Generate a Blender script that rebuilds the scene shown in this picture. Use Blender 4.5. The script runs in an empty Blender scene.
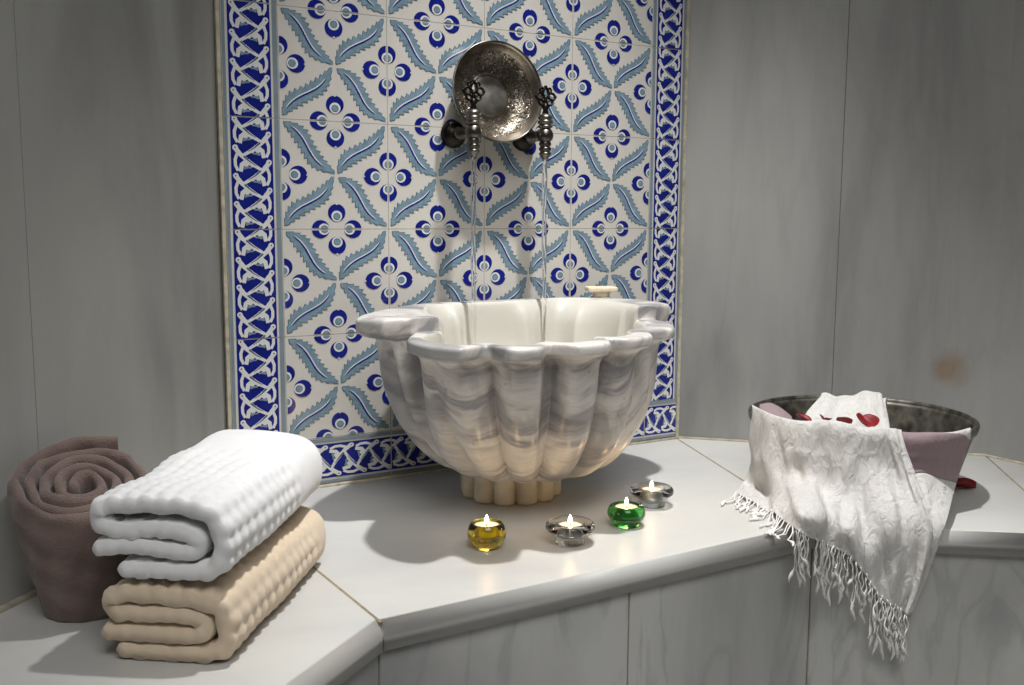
import bpy, bmesh, math, random
import numpy as np
from mathutils import Vector, Matrix

random.seed(7)
S = bpy.context.scene
COL = S.collection
PI = math.pi
BT = 0.45            # bench top height

# ------------------------------------------------------------------ helpers
def link_mesh(name, verts, faces, mats, parent=None, fmat=None, smooth=True, loc=None):
    me = bpy.data.meshes.new(name)
    me.from_pydata([tuple(v) for v in verts], [], faces)
    for m in (mats if isinstance(mats, (list, tuple)) else [mats]):
        me.materials.append(m)
    if fmat is not None:
        me.polygons.foreach_set('material_index', np.array(fmat, dtype=np.int32))
    if smooth:
        me.polygons.foreach_set('use_smooth', np.ones(len(me.polygons), dtype=bool))
    me.update()
    o = bpy.data.objects.new(name, me)
    COL.objects.link(o)
    if parent is not None:
        o.parent = parent
    if loc is not None:
        o.location = loc
    return o

def thing(name, label, cat, loc=(0, 0, 0), rotz=0, group=None):
    o = bpy.data.objects.new(name, None)
    COL.objects.link(o)
    o.empty_display_size = 0.05
    o.location = loc
    o.rotation_euler = (0, 0, rotz)
    o['label'] = label
    o['category'] = cat
    if group:
        o['group'] = group
    return o

def tag(o, label, cat, group=None):
    o['label'] = label
    o['category'] = cat
    if group:
        o['group'] = group
    return o

def struct(o):
    o['kind'] = 'structure'
    return o

class MB:
    """collects verts / faces for ONE mesh object"""
    def __init__(s):
        s.v = []; s.f = []; s.m = []
    def add(s, verts, faces, mi=0):
        b = len(s.v)
        s.v += [tuple(p) for p in verts]
        s.f += [tuple(b + i for i in f) for f in faces]
        s.m += [mi] * len(faces)
    def box(s, c, d, mi=0, M=None):
        x, y, z = [k / 2 for k in d]
        P = [Vector((sx * x, sy * y, sz * z)) for sx in (-1, 1) for sy in (-1, 1) for sz in (-1, 1)]
        if M is not None:
            P = [M @ p for p in P]
        P = [p + Vector(c) for p in P]
        s.add(P, [(0, 1, 3, 2), (4, 6, 7, 5), (0, 4, 5, 1), (2, 3, 7, 6), (0, 2, 6, 4), (1, 5, 7, 3)], mi)
    def prism(s, poly, z0, z1, mi=0):
        n = len(poly)
        P = [(x, y, z0) for x, y in poly] + [(x, y, z1) for x, y in poly]
        F = [tuple(range(n - 1, -1, -1)), tuple(range(n, 2 * n))]
        F += [(i, (i + 1) % n, n + (i + 1) % n, n + i) for i in range(n)]
        s.add(P, F, mi)
    def lathe(s, prof, seg=40, mi=0, M=None, close=False):
        """prof: list of (r, z); r == 0 allowed at the ends"""
        n = len(prof); V = []; F = []
        for r, z in prof:
            for k in range(seg):
                a = 2 * PI * k / seg
                V.append(Vector((r * math.cos(a), r * math.sin(a), z)))
        for i in range(n - 1):
            for k in range(seg):
                k2 = (k + 1) % seg
                F.append((i * seg + k, i * seg + k2, (i + 1) * seg + k2, (i + 1) * seg + k))
        if M is not None:
            V = [M @ p for p in V]
        s.add(V, F, mi)
    def tube(s, pts, rad, seg=8, mi=0, closed=False, cap=True):
        pts = [Vector(p) for p in pts]
        n = len(pts)
        rad = rad if isinstance(rad, (list, tuple)) else [rad] * n
        V = []; F = []
        prev = None
        for i in range(n):
            if closed:
                t = pts[(i + 1) % n] - pts[i - 1]
            else:
                t = pts[min(i + 1, n - 1)] - pts[max(i - 1, 0)]
            t = t.normalized() if t.length > 1e-9 else Vector((0, 0, 1))
            if prev is None:
                u = t.orthogonal().normalized()
            else:
                u = (prev - t * prev.dot(t))
                u = u.normalized() if u.length > 1e-6 else t.orthogonal().normalized()
            prev = u
            w = t.cross(u)
            for k in range(seg):
                a = 2 * PI * k / seg
                V.append(pts[i] + (u * math.cos(a) + w * math.sin(a)) * rad[i])
        m = n if closed else n - 1
        for i in range(m):
            j = (i + 1) % n
            for k in range(seg):
                k2 = (k + 1) % seg
                F.append((i * seg + k, i * seg + k2, j * seg + k2, j * seg + k))
        if cap and not closed:
            F.append(tuple(range(seg - 1, -1, -1)))
            F.append(tuple((n - 1) * seg + k for k in range(seg)))
        s.add(V, F, mi)
    def build(s, name, mats, parent=None, smooth=True, loc=None):
        return link_mesh(name, s.v, s.f, mats, parent, s.m, smooth, loc)

def bevel(o, w, seg=3, angle=35):
    m = o.modifiers.new('bevel', 'BEVEL')
    m.width = w; m.segments = seg; m.limit_method = 'ANGLE'; m.angle_limit = math.radians(angle)
    m.harden_normals = False
    return o

def catmull_closed(P, n):
    P = np.array(P, float); N = len(P); out = []
    for i in range(N):
        p0, p1, p2, p3 = P[i - 1], P[i], P[(i + 1) % N], P[(i + 2) % N]
        for k in range(n):
            t = k / n
            out.append(0.5 * ((2 * p1) + (p2 - p0) * t + (2 * p0 - 5 * p1 + 4 * p2 - p3) * t * t + (3 * p1 - p0 - 3 * p2 + p3) * t ** 3))
    return np.array(out)

def catmull_open(P, n):
    """P: (K, ...) control values -> n samples along axis 0"""
    P = np.array(P, float); K = len(P)
    E = np.concatenate([(2 * P[0] - P[1])[None], P, (2 * P[-1] - P[-2])[None]])
    out = []
    for s in np.linspace(0, K - 1 - 1e-9, n):
        i = int(s); t = s - i
        p0, p1, p2, p3 = E[i], E[i + 1], E[i + 2], E[i + 3]
        out.append(0.5 * ((2 * p1) + (p2 - p0) * t + (2 * p0 - 5 * p1 + 4 * p2 - p3) * t * t + (3 * p1 - p0 - 3 * p2 + p3) * t ** 3))
    return np.array(out)

# ------------------------------------------------------------------ materials
def srgb(r, g, b):
    f = lambda c: (c / 255 / 12.92) if c / 255 <= 0.04045 else ((c / 255 + 0.055) / 1.055) ** 2.4
    return (f(r), f(g), f(b), 1)

def new_mat(name):
    m = bpy.data.materials.new(name); m.use_nodes = True
    nt = m.node_tree; b = nt.nodes['Principled BSDF']
    return m, nt, b

def N(nt, typ, **kw):
    n = nt.nodes.new(typ)
    for k, v in kw.items():
        if k.startswith('i_'):
            n.inputs[k[2:].replace('_', ' ')].default_value = v
        else:
            setattr(n, k, v)
    return n

def ramp(nt, stops, fac):
    r = nt.nodes.new('ShaderNodeValToRGB')
    el = r.color_ramp.elements
    while len(el) > 1:
        el.remove(el[0])
    el[0].position, el[0].color = stops[0]
    for p, c in stops[1:]:
        e = el.new(p); e.color = c
    nt.links.new(fac, r.inputs['Fac'])
    return r

def plain(name, col, rough=0.5, metal=0.0, noise=0.0, nscale=40, bump=0.0, bscale=200, spec=0.5, coat=0.0):
    m, nt, b = new_mat(name)
    b.inputs['Base Color'].default_value = col
    b.inputs['Roughness'].default_value = rough
    b.inputs['Metallic'].default_value = metal
    b.inputs['Specular IOR Level'].default_value = spec
    b.inputs['Coat Weight'].default_value = coat
    tc = N(nt, 'ShaderNodeTexCoord')
    if noise:
        n = N(nt, 'ShaderNodeTexNoise'); n.inputs['Scale'].default_value = nscale; n.inputs['Detail'].default_value = 5
        nt.links.new(tc.outputs['Object'], n.inputs['Vector'])
        d = tuple(c * (1 - noise) for c in col[:3]) + (1,)
        l = tuple(min(1, c * (1 + noise * 0.6)) for c in col[:3]) + (1,)
        r = ramp(nt, [(0.3, d), (0.7, l)], n.outputs['Fac'])
        nt.links.new(r.outputs['Color'], b.inputs['Base Color'])
    if bump:
        n2 = N(nt, 'ShaderNodeTexNoise'); n2.inputs['Scale'].default_value = bscale; n2.inputs['Detail'].default_value = 3
        nt.links.new(tc.outputs['Object'], n2.inputs['Vector'])
        bp = N(nt, 'ShaderNodeBump'); bp.inputs['Strength'].default_value = bump; bp.inputs['Distance'].default_value = 0.002
        nt.links.new(n2.outputs['Fac'], bp.inputs['Height'])
        nt.links.new(bp.outputs['Normal'], b.inputs['Normal'])
    return m

def marble(name, light, mid, dark, rot=(0, 0.5, 0), stretch=(1, 1, 0.45), scale=2.2, rough=0.35, stain=None, vein=0.5):
    """grey veined marble: soft cloudy streaks plus thin darker veins"""
    m, nt, b = new_mat(name)
    L = nt.links.new
    tc = N(nt, 'ShaderNodeTexCoord')
    mp = N(nt, 'ShaderNodeMapping'); mp.inputs['Rotation'].default_value = rot; mp.inputs['Scale'].default_value = stretch
    L(tc.outputs['Object'], mp.inputs['Vector'])
    n1 = N(nt, 'ShaderNodeTexNoise'); n1.inputs['Scale'].default_value = scale; n1.inputs['Detail'].default_value = 7
    n1.inputs['Roughness'].default_value = 0.55; n1.inputs['Distortion'].default_value = 0.35
    L(mp.outputs['Vector'], n1.inputs['Vector'])
    r1 = ramp(nt, [(0.30, dark), (0.48, mid), (0.62, light), (0.8, light)], n1.outputs['Fac'])
    n2 = N(nt, 'ShaderNodeTexNoise'); n2.inputs['Scale'].default_value = scale * 1.7; n2.inputs['Detail'].default_value = 8
    n2.inputs['Distortion'].default_value = 1.6
    L(mp.outputs['Vector'], n2.inputs['Vector'])
    sub = N(nt, 'ShaderNodeMath', operation='SUBTRACT'); sub.inputs[1].default_value = 0.5
    L(n2.outputs['Fac'], sub.inputs[0])
    ab = N(nt, 'ShaderNodeMath', operation='ABSOLUTE'); L(sub.outputs[0], ab.inputs[0])
    r2 = ramp(nt, [(0.0, (1, 1, 1, 1)), (0.035, (0, 0, 0, 1))], ab.outputs[0])
    ml = N(nt, 'ShaderNodeMath', operation='MULTIPLY'); ml.inputs[1].default_value = vein
    L(r2.outputs['Color'], ml.inputs[0])
    mix = N(nt, 'ShaderNodeMix', data_type='RGBA')
    L(ml.outputs[0], mix.inputs['Factor']); L(r1.outputs['Color'], mix.inputs['A']); mix.inputs['B'].default_value = dark
    out = mix.outputs['Result']
    if stain is not None:                       # one brown mineral stain with a place of its own
        (sx, sy, sz), rad, scol = stain
        geo = N(nt, 'ShaderNodeNewGeometry')
        mp2 = N(nt, 'ShaderNodeMapping'); mp2.inputs['Location'].default_value = (-sx / rad[0], -sy / rad[1], -sz / rad[2])
        mp2.inputs['Scale'].default_value = (1 / rad[0], 1 / rad[1], 1 / rad[2])
        L(geo.outputs['Position'], mp2.inputs['Vector'])
        ln = N(nt, 'ShaderNodeVectorMath', operation='LENGTH'); L(mp2.outputs['Vector'], ln.inputs[0])
        n3 = N(nt, 'ShaderNodeTexNoise'); n3.inputs['Scale'].default_value = 18; n3.inputs['Detail'].default_value = 4
        L(geo.outputs['Position'], n3.inputs['Vector'])
        ad = N(nt, 'ShaderNodeMath', operation='MULTIPLY_ADD'); ad.inputs[1].default_value = 0.9
        L(n3.outputs['Fac'], ad.inputs[0]); L(ln.outputs['Value'], ad.inputs[2])
        r3 = ramp(nt, [(0.55, (0.6, 0.6, 0.6, 1)), (1.45, (0, 0, 0, 1))], ad.outputs[0])
        mx2 = N(nt, 'ShaderNodeMix', data_type='RGBA')
        L(r3.outputs['Color'], mx2.inputs['Factor']); L(out, mx2.inputs['A']); mx2.inputs['B'].default_value = scol
        out = mx2.outputs['Result']
    L(out, b.inputs['Base Color'])
    b.inputs['Roughness'].default_value = rough
    n4 = N(nt, 'ShaderNodeTexNoise'); n4.inputs['Scale'].default_value = 30; n4.inputs['Detail'].default_value = 4
    L(tc.outputs['Object'], n4.inputs['Vector'])
    bp = N(nt, 'ShaderNodeBump'); bp.inputs['Strength'].default_value = 0.06; bp.inputs['Distance'].default_value = 0.002
    L(n4.outputs['Fac'], bp.inputs['Height']); L(bp.outputs['Normal'], b.inputs['Normal'])
    return m

def basin_marble(name):
    """white marble with wavy grey bands and a pink-cream tinge"""
    m, nt, b = new_mat(name)
    L = nt.links.new
    tc = N(nt, 'ShaderNodeTexCoord')
    mp = N(nt, 'ShaderNodeMapping'); mp.inputs['Scale'].default_value = (1, 1, 1)
    L(tc.outputs['Object'], mp.inputs['Vector'])
    n0 = N(nt, 'ShaderNodeTexNoise'); n0.inputs['Scale'].default_value = 4.5; n0.inputs['Detail'].default_value = 4
    L(mp.outputs['Vector'], n0.inputs['Vector'])
    off = N(nt, 'ShaderNodeVectorMath', operation='SCALE'); off.inputs['Scale'].default_value = 0.10
    L(n0.outputs['Color'], off.inputs[0])
    ad = N(nt, 'ShaderNodeVectorMath', operation='ADD'); L(mp.outputs['Vector'], ad.inputs[0]); L(off.outputs[0], ad.inputs[1])
    dt = N(nt, 'ShaderNodeVectorMath', operation='DOT_PRODUCT'); L(ad.outputs[0], dt.inputs[0]); dt.inputs[1].default_value = (-0.42, -0.55, 0.72)
    ms = N(nt, 'ShaderNodeMath', operation='MULTIPLY'); ms.inputs[1].default_value = 17.0; L(dt.outputs['Value'], ms.inputs[0])
    sx = N(nt, 'ShaderNodeSeparateXYZ'); L(mp.outputs['Vector'], sx.inputs[0])
    mxx = N(nt, 'ShaderNodeMath', operation='MULTIPLY'); mxx.inputs[1].default_value = 2.6; L(sx.outputs['X'], mxx.inputs[0])
    myy = N(nt, 'ShaderNodeMath', operation='MULTIPLY'); myy.inputs[1].default_value = 2.6; L(sx.outputs['Y'], myy.inputs[0])
    cb = N(nt, 'ShaderNodeCombineXYZ'); L(mxx.outputs[0], cb.inputs[0]); L(myy.outputs[0], cb.inputs[1]); L(ms.outputs[0], cb.inputs[2])
    w = N(nt, 'ShaderNodeTexNoise'); w.inputs['Scale'].default_value = 1.0; w.inputs['Detail'].default_value = 6; w.inputs['Roughness'].default_value = 0.62
    L(cb.outputs[0], w.inputs['Vector'])
    r = ramp(nt, [(0.30, srgb(120, 120, 125)), (0.40, srgb(154, 152, 154)), (0.46, srgb(206, 201, 196)), (0.52, srgb(226, 222, 215)), (0.58, srgb(212, 205, 199)), (0.64, srgb(150, 147, 148)), (0.74, srgb(216, 212, 206))], w.outputs['Fac'])
    n2 = N(nt, 'ShaderNodeTexNoise'); n2.inputs['Scale'].default_value = 6.5; n2.inputs['Detail'].default_value = 7; n2.inputs['Distortion'].default_value = 1.0
    L(ad.outputs[0], n2.inputs['Vector'])
    r2 = ramp(nt, [(0.47, (0, 0, 0, 1)), (0.57, (0.62, 0.62, 0.62, 1))], n2.outputs['Fac'])
    mx = N(nt, 'ShaderNodeMix', data_type='RGBA'); L(r2.outputs['Color'], mx.inputs['Factor'])
    L(r.outputs['Color'], mx.inputs['A']); mx.inputs['B'].default_value = srgb(124, 124, 128)
    n3 = N(nt, 'ShaderNodeTexNoise'); n3.inputs['Scale'].default_value = 55; n3.inputs['Detail'].default_value = 3
    L(mp.outputs['Vector'], n3.inputs['Vector'])
    r3 = ramp(nt, [(0.66, (0, 0, 0, 1)), (0.74, (0.5, 0.5, 0.5, 1))], n3.outputs['Fac'])
    mx2 = N(nt, 'ShaderNodeMix', data_type='RGBA'); L(r3.outputs['Color'], mx2.inputs['Factor'])
    L(mx.outputs['Result'], mx2.inputs['A']); mx2.inputs['B'].default_value = srgb(150, 146, 140)
    L(mx2.outputs['Result'], b.inputs['Base Color'])
    b.inputs['Roughness'].default_value = 0.3
    n4 = N(nt, 'ShaderNodeTexNoise'); n4.inputs['Scale'].default_value = 60
    L(tc.outputs['Object'], n4.inputs['Vector'])
    bp = N(nt, 'ShaderNodeBump'); bp.inputs['Strength'].default_value = 0.12; bp.inputs['Distance'].default_value = 0.002
    L(n4.outputs['Fac'], bp.inputs['Height']); L(bp.outputs['Normal'], b.inputs['Normal'])
    return m

def cloth_mat(name, col, rough=0.95, bscale=900, bump=0.5, noise=0.06, sheen=0.3, sss=0.0):
    m, nt, b = new_mat(name)
    L = nt.links.new
    b.inputs['Roughness'].default_value = rough
    b.inputs['Specular IOR Level'].default_value = 0.1
    b.inputs['Sheen Weight'].default_value = sheen
    tc = N(nt, 'ShaderNodeTexCoord')
    n = N(nt, 'ShaderNodeTexNoise'); n.inputs['Scale'].default_value = 30; n.inputs['Detail'].default_value = 6
    L(tc.outputs['Object'], n.inputs['Vector'])
    d = tuple(c * (1 - noise) for c in col[:3]) + (1,)
    r = ramp(nt, [(0.35, d), (0.65, col)], n.outputs['Fac'])
    L(r.outputs['Color'], b.inputs['Base Color'])
    n2 = N(nt, 'ShaderNodeTexNoise'); n2.inputs['Scale'].default_value = bscale; n2.inputs['Detail'].default_value = 2
    L(tc.outputs['Object'], n2.inputs['Vector'])
    bp = N(nt, 'ShaderNodeBump'); bp.inputs['Strength'].default_value = bump; bp.inputs['Distance'].default_value = 0.0015
    L(n2.outputs['Fac'], bp.inputs['Height']); L(bp.outputs['Normal'], b.inputs['Normal'])
    if sss:
        b.inputs['Subsurface Weight'].default_value = sss
        b.inputs['Subsurface Radius'].default_value = (0.01, 0.009, 0.008)
    return m

def thin_cloth(name, col, trans=0.3, crinkle=0.9):
    """thin woven cotton with a crinkled bump and a little light passing through"""
    m, nt, b = new_mat(name)
    L = nt.links.new
    tc = N(nt, 'ShaderNodeTexCoord')
    mp = N(nt, 'ShaderNodeMapping'); mp.inputs['Scale'].default_value = (1, 1, 0.45)
    L(tc.outputs['Object'], mp.inputs['Vector'])
    n2 = N(nt, 'ShaderNodeTexNoise'); n2.inputs['Scale'].default_value = 70; n2.inputs['Detail'].default_value = 6; n2.inputs['Distortion'].default_value = 0.8
    L(mp.outputs['Vector'], n2.inputs['Vector'])
    bp = N(nt, 'ShaderNodeBump'); bp.inputs['Strength'].default_value = crinkle; bp.inputs['Distance'].default_value = 0.007
    L(n2.outputs['Fac'], bp.inputs['Height'])
    b.inputs['Base Color'].default_value = col
    b.inputs['Roughness'].default_value = 0.9; b.inputs['Specular IOR Level'].default_value = 0.15
    b.inputs['Sheen Weight'].default_value = 0.2
    L(bp.outputs['Normal'], b.inputs['Normal'])
    tr = N(nt, 'ShaderNodeBsdfTranslucent'); tr.inputs['Color'].default_value = col
    L(bp.outputs['Normal'], tr.inputs['Normal'])
    mx = N(nt, 'ShaderNodeMixShader'); mx.inputs['Fac'].default_value = trans
    L(b.outputs[0], mx.inputs[1]); L(tr.outputs[0], mx.inputs[2])
    L(mx.outputs[0], nt.nodes['Material Output'].inputs['Surface'])
    return m

def glass(name, col, rough=0.0, ior=1.5):
    m, nt, b = new_mat(name)
    b.inputs['Base Color'].default_value = col
    b.inputs['Roughness'].default_value = rough
    b.inputs['IOR'].default_value = ior
    b.inputs['Transmission Weight'].default_value = 1.0
    return m

def metal_mat(name, light, dark, rough=0.3, engraved=False, scale=25):
    m, nt, b = new_mat(name)
    L = nt.links.new
    tc = N(nt, 'ShaderNodeTexCoord')
    n = N(nt, 'ShaderNodeTexNoise'); n.inputs['Scale'].default_value = scale; n.inputs['Detail'].default_value = 6
    L(tc.outputs['Object'], n.inputs['Vector'])
    r = ramp(nt, [(0.35, dark), (0.65, light)], n.outputs['Fac'])
    b.inputs['Metallic'].default_value = 1.0
    col = r.outputs['Color']
    if engraved:
        # ring of chased ornament: small scrolls between two radii around the boss
        mp = N(nt, 'ShaderNodeMapping'); mp.inputs['Scale'].default_value = (1, 1, 0)
        L(tc.outputs['Object'], mp.inputs['Vector'])
        ln = N(nt, 'ShaderNodeVectorMath', operation='LENGTH'); L(mp.outputs['Vector'], ln.inputs[0])
        band = ramp(nt, [(0.043, (0, 0, 0, 1)), (0.047, (1, 1, 1, 1)), (0.082, (1, 1, 1, 1)), (0.086, (0, 0, 0, 1))], ln.outputs['Value'])
        v = N(nt, 'ShaderNodeTexVoronoi', feature='DISTANCE_TO_EDGE'); v.inputs['Scale'].default_value = 190
        n5 = N(nt, 'ShaderNodeTexNoise'); n5.inputs['Scale'].default_value = 60
        L(mp.outputs['Vector'], n5.inputs['Vector'])
        mxv = N(nt, 'ShaderNodeMix', data_type='VECTOR'); mxv.inputs['Factor'].default_value = 0.03
        L(mp.outputs['Vector'], mxv.inputs['A']); L(n5.outputs['Color'], mxv.inputs['B'])
        L(mxv.outputs['Result'], v.inputs['Vector'])
        vr = ramp(nt, [(0.04, (0, 0, 0, 1)), (0.16, (1, 1, 1, 1))], v.outputs['Distance'])
        inv = N(nt, 'ShaderNodeMath', operation='SUBTRACT'); inv.inputs[0].default_value = 1.0
        L(vr.outputs['Color'], inv.inputs[1])
        fac = N(nt, 'ShaderNodeMath', operation='MULTIPLY'); L(inv.outputs[0], fac.inputs[0]); L(band.outputs['Color'], fac.inputs[1])
        mx = N(nt, 'ShaderNodeMix', data_type='RGBA'); L(fac.outputs[0], mx.inputs['Factor']); L(col, mx.inputs['A']); mx.inputs['B'].default_value = srgb(92, 82, 70)
        col = mx.outputs['Result']
        h = N(nt, 'ShaderNodeMath', operation='SUBTRACT'); h.inputs[0].default_value = 1.0; L(fac.outputs[0], h.inputs[1])
        bp = N(nt, 'ShaderNodeBump'); bp.inputs['Strength'].default_value = 0.7; bp.inputs['Distance'].default_value = 0.0015
        L(h.outputs[0], bp.inputs['Height']); L(bp.outputs['Normal'], b.inputs['Normal'])
    L(col, b.inputs['Base Color'])
    rr = N(nt, 'ShaderNodeMapRange'); rr.inputs['To Min'].default_value = rough * 0.8; rr.inputs['To Max'].default_value = rough * 1.5
    L(n.outputs['Fac'], rr.inputs['Value']); L(rr.outputs['Result'], b.inputs['Roughness'])
    return m

M_WALL = marble('grey_wall_marble', srgb(172, 172, 168), srgb(160, 160, 156), srgb(122, 122, 119), rot=(0.25, 0.45, 0.1), stretch=(1.3, 1.3, 0.28), scale=2.2, rough=0.42, vein=0.07)
M_WALL_R = marble('grey_wall_marble_stained', srgb(174, 174, 171), srgb(158, 158, 156), srgb(108, 108, 107), rot=(-0.2, -0.5, 0.4), stretch=(1.3, 1.3, 0.28), scale=2.4, rough=0.42,
                  vein=0.09, stain=((1.295, -0.395, 0.625), (0.085, 0.085, 0.085), srgb(146, 114, 74)))
M_BENCH = marble('pale_bench_marble', srgb(212, 211, 207), srgb(205, 204, 200), srgb(184, 184, 182), rot=(0, 0, 0.7), stretch=(0.5, 1, 1), scale=2.4, rough=0.36, vein=0.12)
M_PANEL = marble('grey_panel_marble', srgb(208, 208, 205), srgb(188, 188, 186), srgb(146, 147, 148), rot=(0.2, 0.9, 0.2), stretch=(1, 1, 0.4), scale=3.0, rough=0.38, vein=0.35)
M_FLOOR = marble('floor_marble', srgb(170, 169, 165), srgb(150, 150, 147), srgb(125, 125, 124), scale=2.0)
M_GROUT = plain('cream_grout', srgb(196, 188, 168), 0.9, noise=0.3, nscale=60)
M_DGROUT = plain('brown_grout', srgb(150, 138, 112), 0.9, noise=0.35, nscale=50)
M_TGROUT = plain('tile_grout', srgb(150, 146, 134), 0.9, noise=0.3, nscale=60)
M_JOINT = plain('grey_joint', srgb(96, 95, 90), 0.9)
M_BASIN = basin_marble('basin_marble')
M_INNER = plain('white_inner_marble', srgb(205, 202, 192), 0.45, noise=0.05, nscale=12, bump=0.15, bscale=60)
M_FOOT = plain('cream_foot_marble', srgb(222, 211, 188), 0.35, noise=0.22, nscale=25, bump=0.15, bscale=90)
M_TILE = plain('white_glaze', srgb(216, 212, 205), 0.16, noise=0.05, nscale=9)
M_BLUE = plain('cobalt_glaze', srgb(24, 36, 132), 0.16, noise=0.25, nscale=50)
M_TEAL = plain('dusty_teal_glaze', srgb(126, 152, 168), 0.16, noise=0.2, nscale=90)
M_DTEAL = plain('dark_teal_outline', srgb(70, 100, 122), 0.16)
M_EDGE = plain('grey_blue_glaze', srgb(132, 148, 158), 0.18, noise=0.1)
M_WHITEG = plain('bright_white_glaze', srgb(226, 226, 226), 0.16)
M_SILVER = metal_mat('tarnished_silver', srgb(206, 198, 186), srgb(150, 141, 128), 0.28, engraved=True)
M_BOSS = metal_mat('worn_silver', srgb(186, 181, 174), srgb(140, 135, 128), 0.36, scale=30)
M_PEWTER = metal_mat('dark_pewter', srgb(146, 141, 134), srgb(78, 74, 69), 0.30)
M_BLACKM = metal_mat('blackened_metal', srgb(60, 56, 52), srgb(28, 26, 24), 0.34)
M_COPPER = metal_mat('old_tinned_metal', srgb(146, 142, 132), srgb(88, 84, 78), 0.40, scale=45)
M_WATER = glass('water', (1, 1, 1, 1), 0.0, 1.33)
M_SOAP = plain('cream_stone', srgb(232, 216, 188), 0.7, noise=0.12, nscale=70, bump=0.4, bscale=120)
M_WTOWEL = cloth_mat('white_towel', srgb(240, 240, 241), noise=0.02)
M_BTOWEL = cloth_mat('beige_towel', srgb(222, 203, 178), noise=0.06)
M_PTOWEL = cloth_mat('mauve_towel', srgb(126, 108, 102), noise=0.2, bscale=420, bump=1.0)
M_CLOTH = thin_cloth('white_cotton', srgb(238, 236, 233), 0.30, 1.0)
M_LILAC = thin_cloth('lilac_cotton', srgb(172, 150, 155), 0.25, 0.4)
M_THREAD = plain('white_thread', srgb(234, 232, 228), 0.9)
M_PETAL = plain('red_petal', srgb(128, 6, 22), 0.5, noise=0.3, nscale=40)
M_GLASS = glass('clear_glass', (0.97, 0.985, 0.975, 1))
M_YGLASS = glass('yellow_glass', (1.0, 0.80, 0.10, 1))
M_GGLASS = glass('green_glass', (0.10, 0.50, 0.10, 1))
M_WAX = plain('white_wax', srgb(245, 240, 228), 0.4)
M_WAX.node_tree.nodes['Principled BSDF'].inputs['Subsurface Weight'].default_value = 0.6
M_WAX.node_tree.nodes['Principled BSDF'].inputs['Subsurface Radius'].default_value = (0.01, 0.007, 0.004)
M_ALU = plain('aluminium', srgb(200, 200, 200), 0.3, 1.0)
M_WICK = plain('black_wick', srgb(30, 25, 22), 0.9)
M_FLAME, _nt, _b = new_mat('candle_flame')
_b.inputs['Base Color'].default_value = (1, 0.8, 0.5, 1)
_b.inputs['Emission Color'].default_value = (1.0, 0.72, 0.38, 1)
_b.inputs['Emission Strength'].default_value = 30

# ------------------------------------------------------------------ room shell
WL0 = (-0.105, 0.0)        # corner left wall / tiled wall
WR0 = (0.895, 0.0)         # corner tiled wall / right wall
WR1 = (1.352, -0.453)      # corner right wall / far right wall
dl = Vector((-0.72, -0.69)).normalized()
HZ = 2.5
def wall(name, a, b, mat, joints, z0=0.0, z1=HZ, th=0.05, gap=0.0006):
    """upright marble slabs from a to b (inner face on the line a-b), dark joints between them"""
    a = Vector(a); b = Vector(b); d = (b - a); Ln = d.length; d.normalize()
    n = Vector((d.y, -d.x))            # points away from the room if the room is on the left of a->b
    mb = MB()
    cuts = [0] + joints + [Ln]
    for i in range(len(cuts) - 1):
        s0 = cuts[i] + (gap if i else 0); s1 = cuts[i + 1] - (gap if i < len(cuts) - 2 else 0)
        p = [a + d * s0, a + d * s1, a + d * s1 + n * th, a + d * s0 + n * th]
        mb.prism([tuple(q) for q in p], z0, z1, 0)
    p = [a + n * 0.002, b + n * 0.002, b + n * th * 0.9, a + n * th * 0.9]
    mb.prism([tuple(q) for q in p], z0, z1, 1)
    o = mb.build(name, [mat, M_JOINT], smooth=False)
    o['kind'] = 'structure'
    return o
WLe = (WL0[0] + dl.x * 1.7, WL0[1] + dl.y * 1.7)
jl = (Vector((-0.42, -0.312)) - Vector(WL0)).length
def wall_from(name, a, b, mat, joints):
    # orient so that outward normal points to +y side / away from the room centre (0.3,-1.2)
    A = Vector(a); B = Vector(b); d = (B - A).normalized(); n = Vector((d.y, -d.x))
    if n.dot(Vector((0.3, -1.2)) - A) > 0:
        L = (B - A).length
        return wall(name, b, a, mat, sorted(L - j for j in joints))
    return wall(name, a, b, mat, joints)
wall_from('wall_left', WL0, WLe, M_WALL, [jl, jl + 0.62])
wall_from('wall_back', (WL0[0] - 0.02, 0.012), (WR0[0] + 0.02, 0.012), M_WALL, [])
wall_from('wall_right', WR0, WR1, M_WALL_R, [0.331])
wall_from('wall_far_right', WR1, (1.37, -2.2), M_WALL_R, [0.62])
fl = MB(); fl.box((0.1, -1.1, -0.025), (3.6, 3.0, 0.05)); struct(fl.build('floor', M_FLOOR, smooth=False))
# grout beads in the two corners beside the tiles (cream strips)
for nm, (x, y), w in (('trim_1', (-0.1005, -0.0045), 0.006), ('trim_2', (0.8925, -0.0045), 0.0075)):
    mb = MB(); mb.box((x, y, BT + (HZ - BT) / 2), (w, 0.011, HZ - BT)); struct(mb.build(nm, M_GROUT, smooth=False))
# cream grout bead where the walls meet the bench
def bead(name, pts, r=0.004):
    mb = MB(); mb.tube(pts, r, 6); return struct(mb.build(name, M_GROUT))
bead('trim_3', [(WLe[0], WLe[1], BT + 0.001), (WL0[0], WL0[1] - 0.003, BT + 0.001)], 0.006)
bead('trim_4', [(WL0[0], -0.010, BT + 0.001), (WR0[0], -0.010, BT + 0.001)], 0.004)
bead('trim_5', [(WR0[0], -0.003, BT + 0.001), (WR1[0], WR1[1], BT + 0.001), (1.368, -2.0, BT + 0.001)], 0.0035)

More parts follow.
